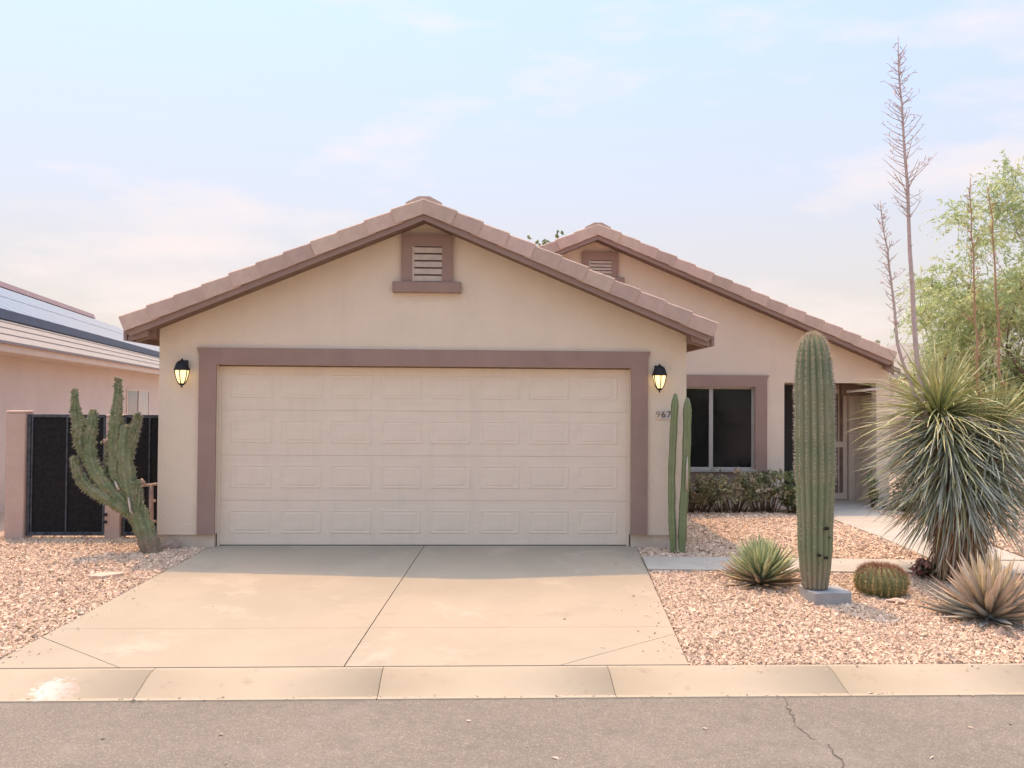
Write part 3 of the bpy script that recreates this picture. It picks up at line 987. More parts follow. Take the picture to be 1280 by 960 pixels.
# ------------------------------------------------------------------ lanterns and the number plaque
def lantern(x, z, label):
    """z: centre height"""
    y = 0
    r = empty('wall_lantern', (x, 0, z-.16), label=label, cat='lamp', group='lit lanterns beside the garage door')
    m = MB(); m.box(x-.045, x+.045, -.022, -.0005, z-.02, z+.15, bev=.008); m.build('back_plate', M['black'], r)
    m = MB(); m.tube([(x, -.02, z+.10), (x, -.055, z+.135), (x, -.095, z+.12), (x, -.10, z+.09)], .011, 8); m.build('arm', M['black'], r)
    c = (x, -.10, z)
    m = MB(); m.lathe([(.088,.030),(.092,.045),(.080,.06),(.072,.095),(.055,.125),(.030,.142),(.012,.150),(.010,.162),(.004,.168)], c, 6 if False else 18); m.build('cap', M['black'], r)
    m = MB(); m.lathe([(.028,-.125),(.050,-.085),(.068,-.03),(.076,.028)], c, 18); m.build('glass', M['glow'], r)
    cg = MB()
    for k in range(6):
        a = PI/6 + k*PI/3
        pts = [(c[0]+math.cos(a)*q, c[1]+math.sin(a)*q, c[2]+h) for q, h in ((.082,.03),(.074,-.03),(.056,-.088),(.032,-.128))]
        cg.tube(pts, .006, 5)
    cg.build('cage', M['black'], r)
    m = MB(); m.lathe([(.004,-.175),(.010,-.165),(.008,-.15),(.030,-.142),(.034,-.126),(.028,-.120)], c, 14); m.build('finial', M['black'], r)
lantern(-2.815, 2.03, 'lit black lantern on the left of the garage door, away from the tall twin cactus')
lantern(2.765, 2.015, 'lit black lantern above the house number plaque')

def plaque():
    r = empty('number_plaque', (2.865, 0, 1.52), label='small pale house number plaque half behind the twin cactus', cat='sign')
    for i in range(4):
        m = MB(); x = 2.735 + i*.066; m.box(x, x+.062, -.014, -.0005, 1.522, 1.634, bev=.003)
        m.build('number_tile', M['num_tile'] if i else M['stucco'], r)
    for i, ch in enumerate('9670'):
        cu = bpy.data.curves.new('digit', 'FONT')
        cu.body = ch; cu.size = .108; cu.align_x = 'CENTER'; cu.align_y = 'CENTER'; cu.extrude = .002
        cu.offset = .001
        cu.materials.append(M['num_dark'] if i else M['num_faint'])
        tmp = bpy.data.objects.new('digit', cu); COL.objects.link(tmp)
        bpy.context.view_layer.update()
        me = bpy.data.meshes.new_from_object(tmp.evaluated_get(bpy.context.evaluated_depsgraph_get()))
        bpy.data.objects.remove(tmp)
        o = bpy.data.objects.new('digit', me); COL.objects.link(o)
        o.parent = r
        o.rotation_euler = (R(90), 0, 0)
        o.location = Vector((2.766+i*.066, -.0165, 1.578)) - ORI[r.name]
plaque()

# ------------------------------------------------------------------ gate, pillars
def fence_bits():
    y = .65
    def pillar(x0, x1, zt, label, hinge=False):
        r = empty('gate_pillar', ((x0+x1)/2, y, 0), label=label, cat='pillar', group='block pillars of the side gate')
        h = .2; z = -.05; k = 0
        m = MB()
        m.box(x0, x1, y-.06, y+.14, -.05, zt-.032, bev=.010)
        m.build('body', M['block'], r)
        m = MB(); m.box(x0-.004, x1+.004, y-.064, y+.144, zt-.031, zt, bev=.010); m.build('cap', M['block'], r)
        if hinge:
            for zz in (.21, .30):
                m = MB(); m.box(x0-.006, x0+.035, y-.085, y-.061, zz-.018, zz+.018, bev=.004); m.build('hinge', M['black'], r)
    pillar(-5.16, -4.925, 1.57, 'pinkish block pillar at the far left of the black gate')
    pillar(-3.955, -3.765, 1.53, 'pinkish block pillar behind the branching cactus', True)
    def panel(name, x0, x1, label, cat, vbars):
        r = empty(name, ((x0+x1)/2, y, 0), label=label, cat=cat)
        b, t = .035, 1.525
        m = MB()
        m.box(x0, x1, y-.02, y+.02, b, b+.045); m.box(x0, x1, y-.02, y+.02, t-.035, t)
        m.box(x0, x0+.035, y-.02, y+.02, b+.045, t-.035); m.box(x1-.035, x1, y-.02, y+.02, b+.045, t-.035)
        m.build('frame', M['gate_frame'], r)
        m = MB(); m.box(x0+.035, x1-.035, y-.004, y+.004, b+.045, t-.035); m.build('sheet', M['gate_sheet'], r)
        for x in vbars:
            m = MB(); m.box(x-.009, x+.009, y-.018, y-.005, b+.045, t-.035); m.build('bar', M['gate_frame'], r)
        return r
    g = panel('side_gate', -4.915, -3.965, 'black sheet metal side gate between two pinkish pillars', 'gate', [-4.86, -4.44])
    m = MB(); m.tube([(-4.0, y-.022, .95), (-4.0, y-.06, .95), (-4.0, y-.06, .85), (-4.0, y-.022, .85)], .008, 6); m.build('handle', M['gate_frame'], g)
    panel('fence_panel', -3.755, -3.125, 'black metal fence panel between the pillar and the garage wall', 'fence', [-3.44])
fence_bits()

# ------------------------------------------------------------------ left neighbour
def neighbour():
    rz = R(9.1)
    r = empty('neighbour_house', (-6.1, 2.2, 0), rz, 'low beige house with pale fascia beyond the black gate', 'house')
    y0, y1 = -2.2, 23.0
    sl = .5
    m = MB(); m.box(-8.9, -.35, y0+.3, y1-.3, -.05, 2.42); m.build('wall', M['shutter'], r)
    m = MB(); m.prism([(-9.2,2.38),(0,2.38),(0,2.42),(-4.6,2.42+4.6*sl),(-9.2,2.42)], y0+.3, y1-.3); m.build('gable_wall', M['shutter'], r)
    def slope(x, off): return 2.5 + off + sl*(-x)
    m = MB()
    p = [(-4.6, slope(-4.6,0)), (0.02, slope(.02,0)), (0.02, slope(.02,.07)), (-4.6, slope(-4.6,.07))]
    m.prism([(-4.6, slope(-4.6,0)), (-9.22, slope(.02,0)), (-9.22, slope(.02,.07)), (-4.6, slope(-4.6,.07))][::-1], y0, y1)
    n = 14
    for i in range(n):
        a, b = .04-i*4.64/n, .04-(i+1)*4.64/n
        m.prism([(b-.03, slope(b,.005)), (a, slope(a,.02)), (a, slope(a,.056)), (b-.03, slope(b,.05))], y0, y1)
    rf = m.build('roof', M['roof_n'], r)
    m = MB(); m.prism([(-4.75,slope(-4.75,.08)-.16),(-4.45,slope(-4.45,.08)),(-4.52,slope(-4.6,.17)),(-4.68,slope(-4.6,.17))], y0-.01, y1+.01); m.build('ridge_cap', M['ridge_n'], rf)
    m = MB(); m.box(-.012, .022, y0, y1, 2.385, 2.492); m.build('fascia', M['fascia'], r)
    m = MB(); m.box(-.02, .06, y0-.02, y1+.02, 2.4925, 2.503); m.build('drip_edge', M['ridge_n'], r)
    m = MB(); m.box(-.35, -.0125, y0, y1, 2.395, 2.41); m.build('soffit', M['fascia'], r)
    # window with a dark and a pale half
    m = MB()
    a, b, z0, z1 = 9.35, 12.0, .95, 1.97
    for q in ((a, b, z1-.05, z1), (a, b, z0, z0+.05)): m.box(-.352, -.325, q[0], q[1], q[2], q[3])
    for q in (a, (a+b)/2-.03, b-.06): m.box(-.352, -.322, q, q+.06, z0+.05, z1-.05)
    w = m.build('window', M['fascia'], r)
    m = MB(); m.box(-.351, -.338, a+.06, (a+b)/2-.03, z0+.05, z1-.05); m.build('pane', M['glass_grey'], w)
    m = MB(); m.box(-.351, -.334, (a+b)/2+.03, b-.06, z0+.05, z1-.05); m.build('pane', M['blind'], w)
    # solar array
    s = empty('solar_array', (-6.1, 2.2, 0), rz, 'solar panel array laid flat on the roof of the low house', 'solar panels')
    th = math.atan(sl)
    pw, ph = 1.02, 1.22
    pm_ = MB()
    pm_.box(0, ph, 0, pw-.012, -.035, -.004, 1)
    pm_.box(.012, ph-.012, .012, pw-.024, -.003, .0, 0)
    me = pm_.build('panel', [M['solar'], M['gate_frame']], mesh_only=True)
    for row in range(2):
        for c in range(22):
            u = 1.08 + row*(ph+.03)*math.cos(th)
            z = slope(-u, .24)
            o = inst('panel', me, s, (0,0,0))
            o.location = (-u, -1.2 + c*pw, z)
            o.rotation_euler = (0, th, PI) if False else (0, 0, 0)
            o.matrix_local = Matrix.Translation((-u, -1.2+c*pw, z)) @ Matrix.Rotation(th, 4, 'Y') @ Matrix.Scale(-1, 4, (1,0,0))
    m = MB(); u = 1.06
    m.box(-u-.02, -u, -1.2, 21.2, slope(-u,.075), slope(-u,.24)); m.build('skirt', M['skirt'], s)
neighbour()

# ------------------------------------------------------------------ right neighbour
def right_neighbour():
    r = empty('neighbour_house', (17.5, 17, 0), 0, 'pinkish house with a pale hip roof behind the feathery green tree', 'house')
    x0, x1, y0, y1 = 13.0, 23, 14.6, 22
    m = MB(); m.box(x0+.4, x1-.4, y0+.4, y1-.4, -.05, 2.55); m.build('wall', M['shutter'], r)
    m = MB()
    a = 1.2
    zt, ze = 3.75, 2.62
    m.add([(x0,y0,ze),(x1,y0,ze),(x1,y1,ze),(x0,y1,ze),(x0+1.6,(y0+y1)/2,zt),(x1-3,(y0+y1)/2,zt),
           (x0,y0,ze-.15),(x1,y0,ze-.15),(x1,y1,ze-.15),(x0,y1,ze-.15)],
          [(0,1,5,4),(1,2,5),(2,3,4,5),(3,0,4),(6,7,1,0),(7,8,2,1),(8,9,3,2),(9,6,0,3),(9,8,7,6)])
    m.build('roof', M['roof_n'], r)
    m = MB(); m.box(15.2, 16.4, y0+.37, y0+.41, 1.0, 2.0); w = m.build('window', M['fascia'], r)
    m = MB(); m.box(15.27, 16.33, y0+.36, y0+.3695, 1.07, 1.93); m.build('pane', M['glass_grey'], w)
    w = empty('garden_wall', (12, 12, 0), 0, 'low pinkish block wall running across behind the yucca', 'wall')
    k = 0
    for zz in range(7):
        m = MB(); m.box(7.6, 24, 12, 12.15, zz*.2-.02+.003, zz*.2+.18); m.build('block_course', M['block'], w)
right_neighbour()

# ------------------------------------------------------------------ plants: foliage made of many small faces
def leaf_cloud(centres, radii, n, size, pal, seed, flat=.0, aspect=2.2):
    """n leaf quads around cluster centres; returns V, F, C"""
    g = np.random.default_rng(seed)
    centres = np.asarray(centres, float); radii = np.asarray(radii, float)
    w = radii**2; w = w/w.sum()
    ci = g.choice(len(centres), n, p=w)
    d = g.normal(size=(n, 3)); d /= np.linalg.norm(d, axis=1)[:, None]
    rr = radii[ci]*g.uniform(.15, 1, n)**.6
    P = centres[ci] + d*rr[:, None]*np.array([1, 1, .8])
    a = g.normal(size=(n, 3)); a /= np.linalg.norm(a, axis=1)[:, None]
    b = np.cross(a, g.normal(size=(n, 3))); b /= np.linalg.norm(b, axis=1)[:, None]
    s = size*g.uniform(.6, 1.4, n)
    a *= (s*aspect*.5)[:, None]; b *= (s*.5)[:, None]
    V = np.stack([P-a, P+b*.9, P+a, P-b*.9], 1).reshape(-1, 3)
    F = np.arange(n*4).reshape(n, 4)
    pal = np.asarray(pal)
    tone = pal[g.integers(0, len(pal), len(centres))][ci]*g.uniform(.7, 1.25, (n, 1))
    return V, F, np.repeat(tone, 4, 0)

def limb_tree(mb, p, d, length, r, depth, rnd, tips, spread=.6, up=.15, kids=(2, 4)):
    pts = [Vector(p)]; rad = [r]
    dd = Vector(d).normalized()
    k = 4
    for i in range(k):
        dd = (dd + Vector((rnd.uniform(-.22,.22), rnd.uniform(-.22,.22), rnd.uniform(-.12,.2)))).normalized()
        pts.append(pts[-1] + dd*length/k); rad.append(r*(1-.5*(i+1)/k))
    mb.tube(pts, rad, 6 if depth > 1 else 4)
    if depth == 0:
        tips.append(tuple(pts[-1])); tips.append(tuple(pts[-2]))
        return
    for j in range(rnd.randint(*kids)):
        i = rnd.randint(2, k)
        nd = (dd + Vector((rnd.uniform(-1,1), rnd.uniform(-1,1), rnd.uniform(-.3,.7)))*spread + Vector((0,0,up))).normalized()
        limb_tree(mb, pts[i], nd, length*rnd.uniform(.6,.85), rad[i]*.7, depth-1, rnd, tips, spread, up, kids)

def tree(name, loc, h, label, pal, seed, n=9000, leaf=.07, crown_r=.6, depth=3, trunk_r=.12, first=.35, spread=.75, up=.25, group=None, aspect=2.5, kids=(2,4)):
    rnd = random.Random(seed)
    r = empty(name, loc, label=label, cat='tree', group=group)
    mb = MB(); tips = []
    p = Vector(loc)
    base = [p, p+Vector((.03,.02,h*first*.5)), p+Vector((-.03,.04,h*first))]
    mb.tube([p-Vector((0,0,.1))]+base[1:], [trunk_r*1.3, trunk_r, trunk_r*.85], 8)
    for j in range(5):
        a = 2*PI*j/5 + rnd.uniform(-.4,.4)
        limb_tree(mb, base[-1], (math.cos(a)*spread, math.sin(a)*spread, 1), h*(1-first)*.42, trunk_r*.55, depth-1, rnd, tips, spread, up, kids)
    mb.build('trunk', M['bark'], r)
    tips = np.array(tips)
    g = np.random.default_rng(seed)
    ntw = max(1, int(n/14/len(tips)))
    T = np.repeat(tips, ntw, 0)
    m_ = len(T)
    d = g.normal(size=(m_, 3)); d[:, 2] = d[:, 2]*.7+.25
    d /= np.linalg.norm(d, axis=1)[:, None]
    Lw = crown_r*g.uniform(.5, 1.35, m_)
    tt = np.linspace(.0, 1, 5)
    paths = T[:, None, :] + d[:, None, :]*(Lw[:, None]*tt[None])[:, :, None]
    paths[:, :, 2] -= (Lw[:, None]*tt[None]**2)*.45
    # twigs as thin ribbons with two crossed sides
    side = np.cross(d, [0, 0, 1.0]); side /= np.linalg.norm(side, axis=1)[:, None]+1e-9
    wv = (.006*(1-.8*tt))[None, :, None]*side[:, None, :]
    TV = np.stack([paths-wv, paths+wv], 2).reshape(-1, 3)
    idx = np.arange(m_)[:, None]*10 + np.arange(4)[None]*2
    TF = np.stack([idx, idx+1, idx+3, idx+2], -1).reshape(-1, 4)
    TC = np.repeat(np.array([[.30, .30, .16]]), len(TV), 0)
    per = 14
    u = g.uniform(.12, 1, (m_, per))
    i0 = np.minimum((u*4).astype(int), 3); f = u*4-i0
    rows = np.arange(m_)[:, None]
    P = paths[rows, i0]*(1-f[..., None]) + paths[rows, i0+1]*f[..., None]
    P = P.reshape(-1, 3) + g.normal(size=(m_*per, 3))*.03*crown_r
    q = len(P)
    a = g.normal(size=(q, 3))*.8 + np.repeat(d, per, 0); a[:, 2] -= .35
    a /= np.linalg.norm(a, axis=1)[:, None]
    b = np.cross(a, g.normal(size=(q, 3))); b /= np.linalg.norm(b, axis=1)[:, None]
    s_ = leaf*g.uniform(.6, 1.4, q)
    a *= (s_*aspect*.5)[:, None]; b *= (s_*.5)[:, None]
    V = np.stack([P-a, P+b, P+a, P-b], 1).reshape(-1, 3)
    F = np.arange(q*4).reshape(q, 4) + len(TV)
    tone = np.asarray(pal)[g.integers(0, len(pal), m_)].repeat(per, 0)*g.uniform(.75, 1.25, (q, 1))
    bulk('crown', np.concatenate([TV, V]), np.concatenate([TF, F]), M['leaf_tone'], r, np.concatenate([TC, np.repeat(tone, 4, 0)]))
    return r

PV = [(.50,.58,.27), (.57,.62,.31), (.42,.53,.25), (.62,.64,.34), (.46,.55,.30)]
tree('palo_verde_tree', (15.7, 11.0, 0), 7.3, 'tall feathery yellow green tree at the right edge of the frame', PV, 31, n=38000, leaf=.03, crown_r=.95, depth=4, trunk_r=.13, first=.16, spread=.85, up=.3, aspect=4.5, kids=(2,3))
tree('palo_verde_tree', (13.9, 12.9, 0), 5.6, 'lower feathery green tree between the main roof end and the tall tree', PV, 37, n=26000, leaf=.03, crown_r=.8, depth=4, trunk_r=.09, first=.1, spread=.9, up=.25, aspect=4.5, kids=(2,3))
tree('palo_verde_tree', (15.3, 13.4, 0), 3.9, 'low spreading yellow green bushy tree in front of the pale hip roof', PV, 39, n=30000, leaf=.03, crown_r=.9, depth=3, trunk_r=.08, first=.1, spread=1.3, up=.15, aspect=4.5, kids=(3,4))
DG = [(.24,.29,.15), (.28,.33,.18), (.32,.36,.19)]
tree('backyard_tree', (3.5, 24.0, 0), 8.75, 'treetop sprig peeping over the garage roof before the second gable', [(.26,.31,.15),(.32,.35,.19)], 41, n=1100, leaf=.07, crown_r=.4, depth=3, trunk_r=.12, first=.5, spread=.4)
tree('backyard_tree', (16.6, 26.0, 0), 4.9, 'grey green treetop just above the lower end of the main roof', DG, 43, n=5000, leaf=.10, crown_r=.6, depth=3, trunk_r=.12, first=.4)
tree('backyard_tree', (14.1, 25.0, 0), 5.0, 'thin treetop showing above the middle of the main roof slope', DG, 47, n=1500, leaf=.09, crown_r=.4, depth=3, trunk_r=.10, first=.5, spread=.5)

# low shrubs under the window
def shrub(name, loc, rx_, ry_, h, label, pal, seed, n, leaf=.035, twigs=60, group=None, base_gap=.1, cat='shrub', sparse=1.0):
    rnd = random.Random(seed)
    r = empty(name, loc, label=label, cat=cat, group=group)
    mb = MB(); ends = []
    x, y, z = loc
    for i in range(twigs):
        a = rnd.uniform(0, 2*PI); q = rnd.uniform(.2, 1)**.7
        ex, ey = x+math.cos(a)*rx_*q, y+math.sin(a)*ry_*q
        ez = z + h*rnd.uniform(.35, 1.0)*(1-.25*q*q)
        bx, by = x+math.cos(a)*rx_*q*.45, y+math.sin(a)*ry_*q*.45
        mid = ((bx+ex)/2+rnd.uniform(-.04,.04), (by+ey)/2+rnd.uniform(-.04,.04), z+(ez-z)*.55)
        mb.tube([(bx,by,z-.02), mid, (ex,ey,ez)], [.007,.005,.002], 4)
        ends.append((ex, ey, ez-.03)); ends.append(mid)
    mb.build('twigs', M['bark'], r)
    ends = np.array(ends)
    ends = ends[ends[:, 2] > z+base_gap]
    rad = np.random.default_rng(seed).uniform(.05, .13, len(ends))*sparse
    V, F, C = leaf_cloud(ends, rad, n, leaf, pal, seed+2, aspect=1.9)
    bulk('foliage', V, F, M['leaf_tone'], r, C)
    return r
BR = [(.36,.31,.19), (.32,.32,.18), (.28,.29,.15), (.46,.38,.27), (.24,.27,.13)]
GR = [(.18,.22,.09), (.24,.26,.12), (.13,.16,.065), (.30,.29,.15)]
shrub('shrub', (4.05, 3.25, 0), .48, .36, .74, 'sparse brown green shrub under the window, next to the garage wall', [(.20,.20,.10),(.30,.26,.15),(.28,.21,.13)], 51, 2000, group='shrubs below the front window')
shrub('shrub', (4.62, 3.3, 0), .48, .38, .76, 'sparse brownish shrub under the middle of the window', BR, 52, 1700, group='shrubs below the front window', base_gap=.2)
shrub('shrub', (5.16, 3.3, 0), .42, .36, .76, 'thin twiggy shrub below the right window trim', BR+GR, 53, 1300, group='shrubs below the front window', base_gap=.25)
shrub('shrub', (5.66, 3.15, 0), .34, .34, .74, 'dense darker green shrub at the left of the porch opening', GR, 54, 3600, leaf=.03, group='shrubs below the front window', base_gap=.02)
shrub('porch_plant', (7.12, 3.75, 0), .09, .09, .85, 'slim leggy green plant beside the entry door', GR, 55, 260, twigs=14, cat='plant', sparse=.6)
shrub('porch_plant', (7.42, 3.55, 0), .26, .2, .34, 'low grey plant with pale flowers at the edge of the porch', [(.10,.115,.07),(.17,.17,.13),(.42,.36,.33)], 56, 700, twigs=30, cat='plant', base_gap=.02)
shrub('porch_plant', (7.48, 3.3, 0), .2, .2, .75, 'thin dry stems with small leaves right of the path', BR, 57, 300, twigs=22, cat='plant', sparse=.7)
shrub('weed', (5.27, -1.42, gz(-1.42)), .10, .10, .2, 'dark leafy weed with a dusty pink flower at the foot of the yucca', [(.06,.07,.04),(.09,.08,.05),(.42,.22,.19)], 58, 170, leaf=.045, twigs=14, cat='plant', base_gap=.0, sparse=.8)

# ------------------------------------------------------------------ cacti
def ribbed_column(path, radii, ribs, depth, seg=4, twist=0.0, jitter=.0, rnd=None):
    """a fluted stem along a path; returns MB data plus crest positions"""
    V, F, crest = [], [], []
    n = ribs*seg
    P = [Vector(p) for p in path]
    up = None
    for i, p in enumerate(P):
        d = (P[min(i+1, len(P)-1)]-P[max(i-1, 0)]).normalized()
        if up is None: up = Vector((1,0,0)) - d*d.x; up.normalize()
        else: up = (up - d*up.dot(d)).normalized()
        w = d.cross(up)
        for k in range(n):
            a = 2*PI*k/n + twist*i
            ph = (k % seg)/seg
            c = abs(math.cos(PI*ph))**.8            # 1 at the crest, 0 in the groove
            r = radii[i]*(1 - depth*(1-c))
            nn = up*math.cos(a)+w*math.sin(a)
            q = p + nn*r
            V.append(tuple(q))
            if k % seg == 0: crest.append((tuple(q), tuple(nn), tuple(d), i, k//seg))
    for i in range(len(P)-1):
        for k in range(n):
            k2 = (k+1) % n
            F.append((i*n+k, i*n+k2, (i+1)*n+k2, (i+1)*n+k))
    return V, F, crest

def spines(crest_pts, length, per, seed, pal, width=.0016, spread=.8, down=.0):
    """thin spine triangles at areoles"""
    g = np.random.default_rng(seed)
    P = np.repeat(np.array([c[0] for c in crest_pts]), per, 0)
    Nn = np.repeat(np.array([c[1] for c in crest_pts]), per, 0)
    n = len(P)
    D = Nn + g.normal(size=(n, 3))*spread; D[:, 2] -= down
    D /= np.linalg.norm(D, axis=1)[:, None]
    L = length*g.uniform(.5, 1.2, n)
    S_ = np.cross(D, g.normal(size=(n, 3))); S_ /= np.linalg.norm(S_, axis=1)[:, None]
    A = P - S_*width; B = P + S_*width; T = P + D*L[:, None]
    V = np.stack([A, B, T], 1).reshape(-1, 3)
    F = np.arange(n*3).reshape(n, 3)
    pal = np.asarray(pal)
    C = np.repeat(pal[g.integers(0, len(pal), n)]*g.uniform(.8, 1.15, (n, 1)), 3, 0)
    return V, F, C

def cactus_skin(name, green, green2, groove):
    """waxy skin with blotches; colour only"""
    return mat(name, green, green2, scale=6, rough=.6, bump=.35, bscale=45, dist=.004, spec=.3, col3=groove, scale3=3.2, fac3=.55)
M['sag'] = mat('saguaro_skin', (.165,.20,.105), (.21,.235,.13), scale=5, rough=.65, bump=.4, bscale=60, dist=.004, col3=(.29,.265,.17), scale3=3.2, fac3=.75, stretch=(1,1,.4))
M['twin'] = mat('column_skin', (.17,.21,.095), (.22,.245,.12), scale=7, rough=.6, bump=.3, bscale=40, dist=.003, col3=(.20,.20,.11), scale3=4, fac3=.5)
M['chol'] = mat('cholla_skin', (.15,.185,.085), (.20,.225,.11), scale=9, rough=.75, bump=.9, bscale=45, dist=.012, col3=(.30,.27,.17), scale3=9, fac3=.75)
def corky(m, z0=.36, z1=.56, col=(.25,.19,.13)):
    nt = m.node_tree; N, L = nt.nodes.new, nt.links.new
    b = nt.nodes['Principled BSDF']; cur = b.inputs['Base Color'].links[0].from_socket
    ge = N('ShaderNodeNewGeometry'); sp = N('ShaderNodeSeparateXYZ'); L(ge.outputs['Position'], sp.inputs[0])
    nz = N('ShaderNodeTexNoise'); nz.inputs['Scale'].default_value = 14; nz.inputs['Detail'].default_value = 5; L(ge.outputs['Position'], nz.inputs[0])
    ad = N('ShaderNodeMath'); ad.operation = 'MULTIPLY_ADD'; ad.inputs[1].default_value = .55; L(nz.outputs[0], ad.inputs[0]); L(sp.outputs[2], ad.inputs[2])
    mr = N('ShaderNodeMapRange'); mr.inputs['From Min'].default_value = z1; mr.inputs['From Max'].default_value = z0; L(ad.outputs[0], mr.inputs[0])
    mx = N('ShaderNodeMix'); mx.data_type = 'RGBA'; mx.inputs[7].default_value = (*col, 1)
    L(mr.outputs[0], mx.inputs['Factor']); L(cur, mx.inputs[6]); L(mx.outputs[2], b.inputs['Base Color'])
    return m
M['chol_base'] = corky(cactus_skin('cholla_foot', (.16,.19,.09), (.20,.225,.11), (.27,.24,.15)))
corky(M['sag'], .30, .62, (.25,.215,.145))
M['barrel'] = mat('barrel_skin', (.135,.15,.06), (.20,.19,.08), scale=9, rough=.7, bump=.4, bscale=40, dist=.004)

def saguaro():
    x0, y0, z0 = 3.815, -2.2, -.022
    r = empty('saguaro', (x0, y0, z0), label='tall ribbed saguaro cactus standing on the grey block', cat='cactus')
    hs_ = [0,.03,.10,.22,.4,.6,.8,1.0,1.2,1.4,1.6,1.8,1.95,2.08,2.18,2.26,2.32,2.365,2.395,2.41]
    rs = [.118,.123,.134,.150,.164,.174,.180,.186,.190,.193,.192,.186,.178,.170,.160,.145,.124,.094,.055,.012]
    path = []; rad = []
    H = []
    for i in range(len(hs_)-1):
        k = 6 if hs_[i+1]-hs_[i] > .1 else 2
        for j in range(k):
            t = j/k
            H.append((hs_[i]+(hs_[i+1]-hs_[i])*t, rs[i]+(rs[i+1]-rs[i])*t))
    H.append((hs_[-1], rs[-1]))
    rnd = random.Random(5)
    for h, q in H:
        path.append((x0+.016*math.sin(h*1.3)-.012*h, y0+.01*math.sin(h*2), z0+h)); rad.append(q*.955*(1+.018*math.sin(h*7.3)+.012*math.sin(h*17+1)+.006*math.sin(h*41)))
    V, F, crest = ribbed_column(path, rad, 16, .21, 8, rnd=rnd)
    mb = MB(); mb.v = V
    for f in F: mb.face(f, 0, True)
    n = 16*8
    mb.face(tuple(range(n-1,-1,-1)))
    mb.face(tuple((len(path)-1)*n+k for k in range(n)))
    mb.build('stem', M['sag'], r)
    # spines: dense and pale high up, worn away near the foot
    cs = []
    for c in crest:
        h = c[0][2]-z0
        pr = 0.12 if h < .35 else (.45 if h < 1.0 else 1.0)
        for q in range(3 if h > 1.0 else 1):
            if rnd.random() < pr:
                p = (c[0][0], c[0][1], c[0][2]+rnd.uniform(-.012,.012)); cs.append((p, c[1]))
    V, F, C = spines(cs, .030, 6, 61, [(.60,.55,.46),(.50,.45,.38),(.38,.33,.27),(.66,.60,.48)], .0013, .75)
    top = [c for c in crest if c[0][2]-z0 > 2.15]
    V2, F2, C2 = spines([(c[0], (c[1][0]*.6, c[1][1]*.6, .8)) for c in top], .042, 12, 62, [(.66,.52,.32),(.58,.46,.30),(.70,.60,.42)], .0014, .5)
    V = np.concatenate([V, V2]); F = np.concatenate([F, F2+len(C)]); C = np.concatenate([C, C2])
    o = bulk('spines', V, F, M['spine_tone'], r, C); tag(o, kind='stuff')
    # dark scars
    for (px, pz, s_) in ((.052, .585, .027), (.085, .50, .013), (-.015, .335, .020), (.055, .312, .023), (-.02, .26, .006)):
        a = math.asin(px/.17)
        rr = .158 if pz < .45 else .168
        c = Vector((x0+math.sin(a-.05)*rr, y0-math.cos(a-.05)*rr, z0+pz))
        m = MB()
        rg = []
        for k in range(10):
            an = 2*PI*k/10
            q = s_*(1+.25*math.sin(k*2.3))
            rg.append((math.cos(an)*q, math.sin(an)*q*.7))
        nrm = Vector((math.sin(a), -math.cos(a), 0)); tv = Vector((math.cos(a), math.sin(a), 0))
        base = [c + tv*u + Vector((0,0,w_)) - nrm*.004 for u, w_ in rg]
        lip = [c + tv*u*.85 + Vector((0,0,w_*.85)) + nrm*.008 for u, w_ in rg]
        pit = [c + tv*u*.5 + Vector((0,0,w_*.5)) + nrm*.004 for u, w_ in rg]
        m.v = [tuple(v) for v in base+lip+pit]
        for k in range(10):
            k2 = (k+1) % 10
            m.face((k, k2, 10+k2, 10+k), 0, True); m.face((10+k, 10+k2, 20+k2, 20+k), 0, True)
        m.face(tuple(20+k for k in range(10)))
        m.build('scar', M['scar'], r)
saguaro()
m = MB(); 
m.hull([(x, y, z) for x, y in ((3.705,-2.30),(3.73,-2.42),(4.08,-2.40),(4.095,-2.36),(4.09,-2.05),(3.72,-2.03)) for z in (-.19, -.026)] )
tag(m.build('block', M['blockgrey']), 'squat grey concrete block under the saguaro', 'block')

def twin_cactus():
    r = empty('column_cactus', (2.945, -.3, -.02), label='pair of tall slim columnar cactus stems at the right garage corner', cat='cactus')
    def stem(pts, rr, seed):
        H = 26
        path, rad = [], []
        for i in range(H+1):
            t = i/H*(len(pts)-1); k = min(int(t), len(pts)-2); f = t-k
            a, b = Vector(pts[k]), Vector(pts[k+1])
            path.append(a.lerp(b, f))
            q = rr*(1 + .05*math.sin(i*1.3+seed))
            if i < 3: q *= .78+.07*i
            if i > H-2: q *= (.86 if i == H-1 else .5)
            rad.append(q)
        path.append(path[-1]+Vector((0,0,.012))); rad.append(rr*.12)
        V, F, crest = ribbed_column(path, rad, 5, .38, 6)
        mb = MB(); mb.v = V
        for f in F: mb.face(f, 0, True)
        mb.face(tuple((len(path)-1)*30+k for k in range(30)))
        st = mb.build('stem', M['twin'], r)
        Vs, Fs, Cs = spines([(c[0], c[1]) for c in crest], .014, 4, seed, [(.12,.09,.07),(.35,.28,.2)], .0012, .8)
        tag(bulk('spines', Vs, Fs, M['spine_tone'], st, Cs), kind='stuff')
    stem([(2.895,-.30,-.05),(2.872,-.30,.45),(2.868,-.3,.9),(2.888,-.3,1.4),(2.908,-.3,1.815)], .045, 71)
    stem([(2.985,-.32,-.05),(2.995,-.32,.4),(3.03,-.31,.9),(3.045,-.3,1.35),(3.05,-.3,1.77)], .050, 72)
    m = MB(); m.tube([(3.028,-.372,.72),(3.03,-.376,.95),(3.034,-.372,1.10)], [.012,.014,.004], 6); m.build('pale_scar', M['slat'], r)
twin_cactus()

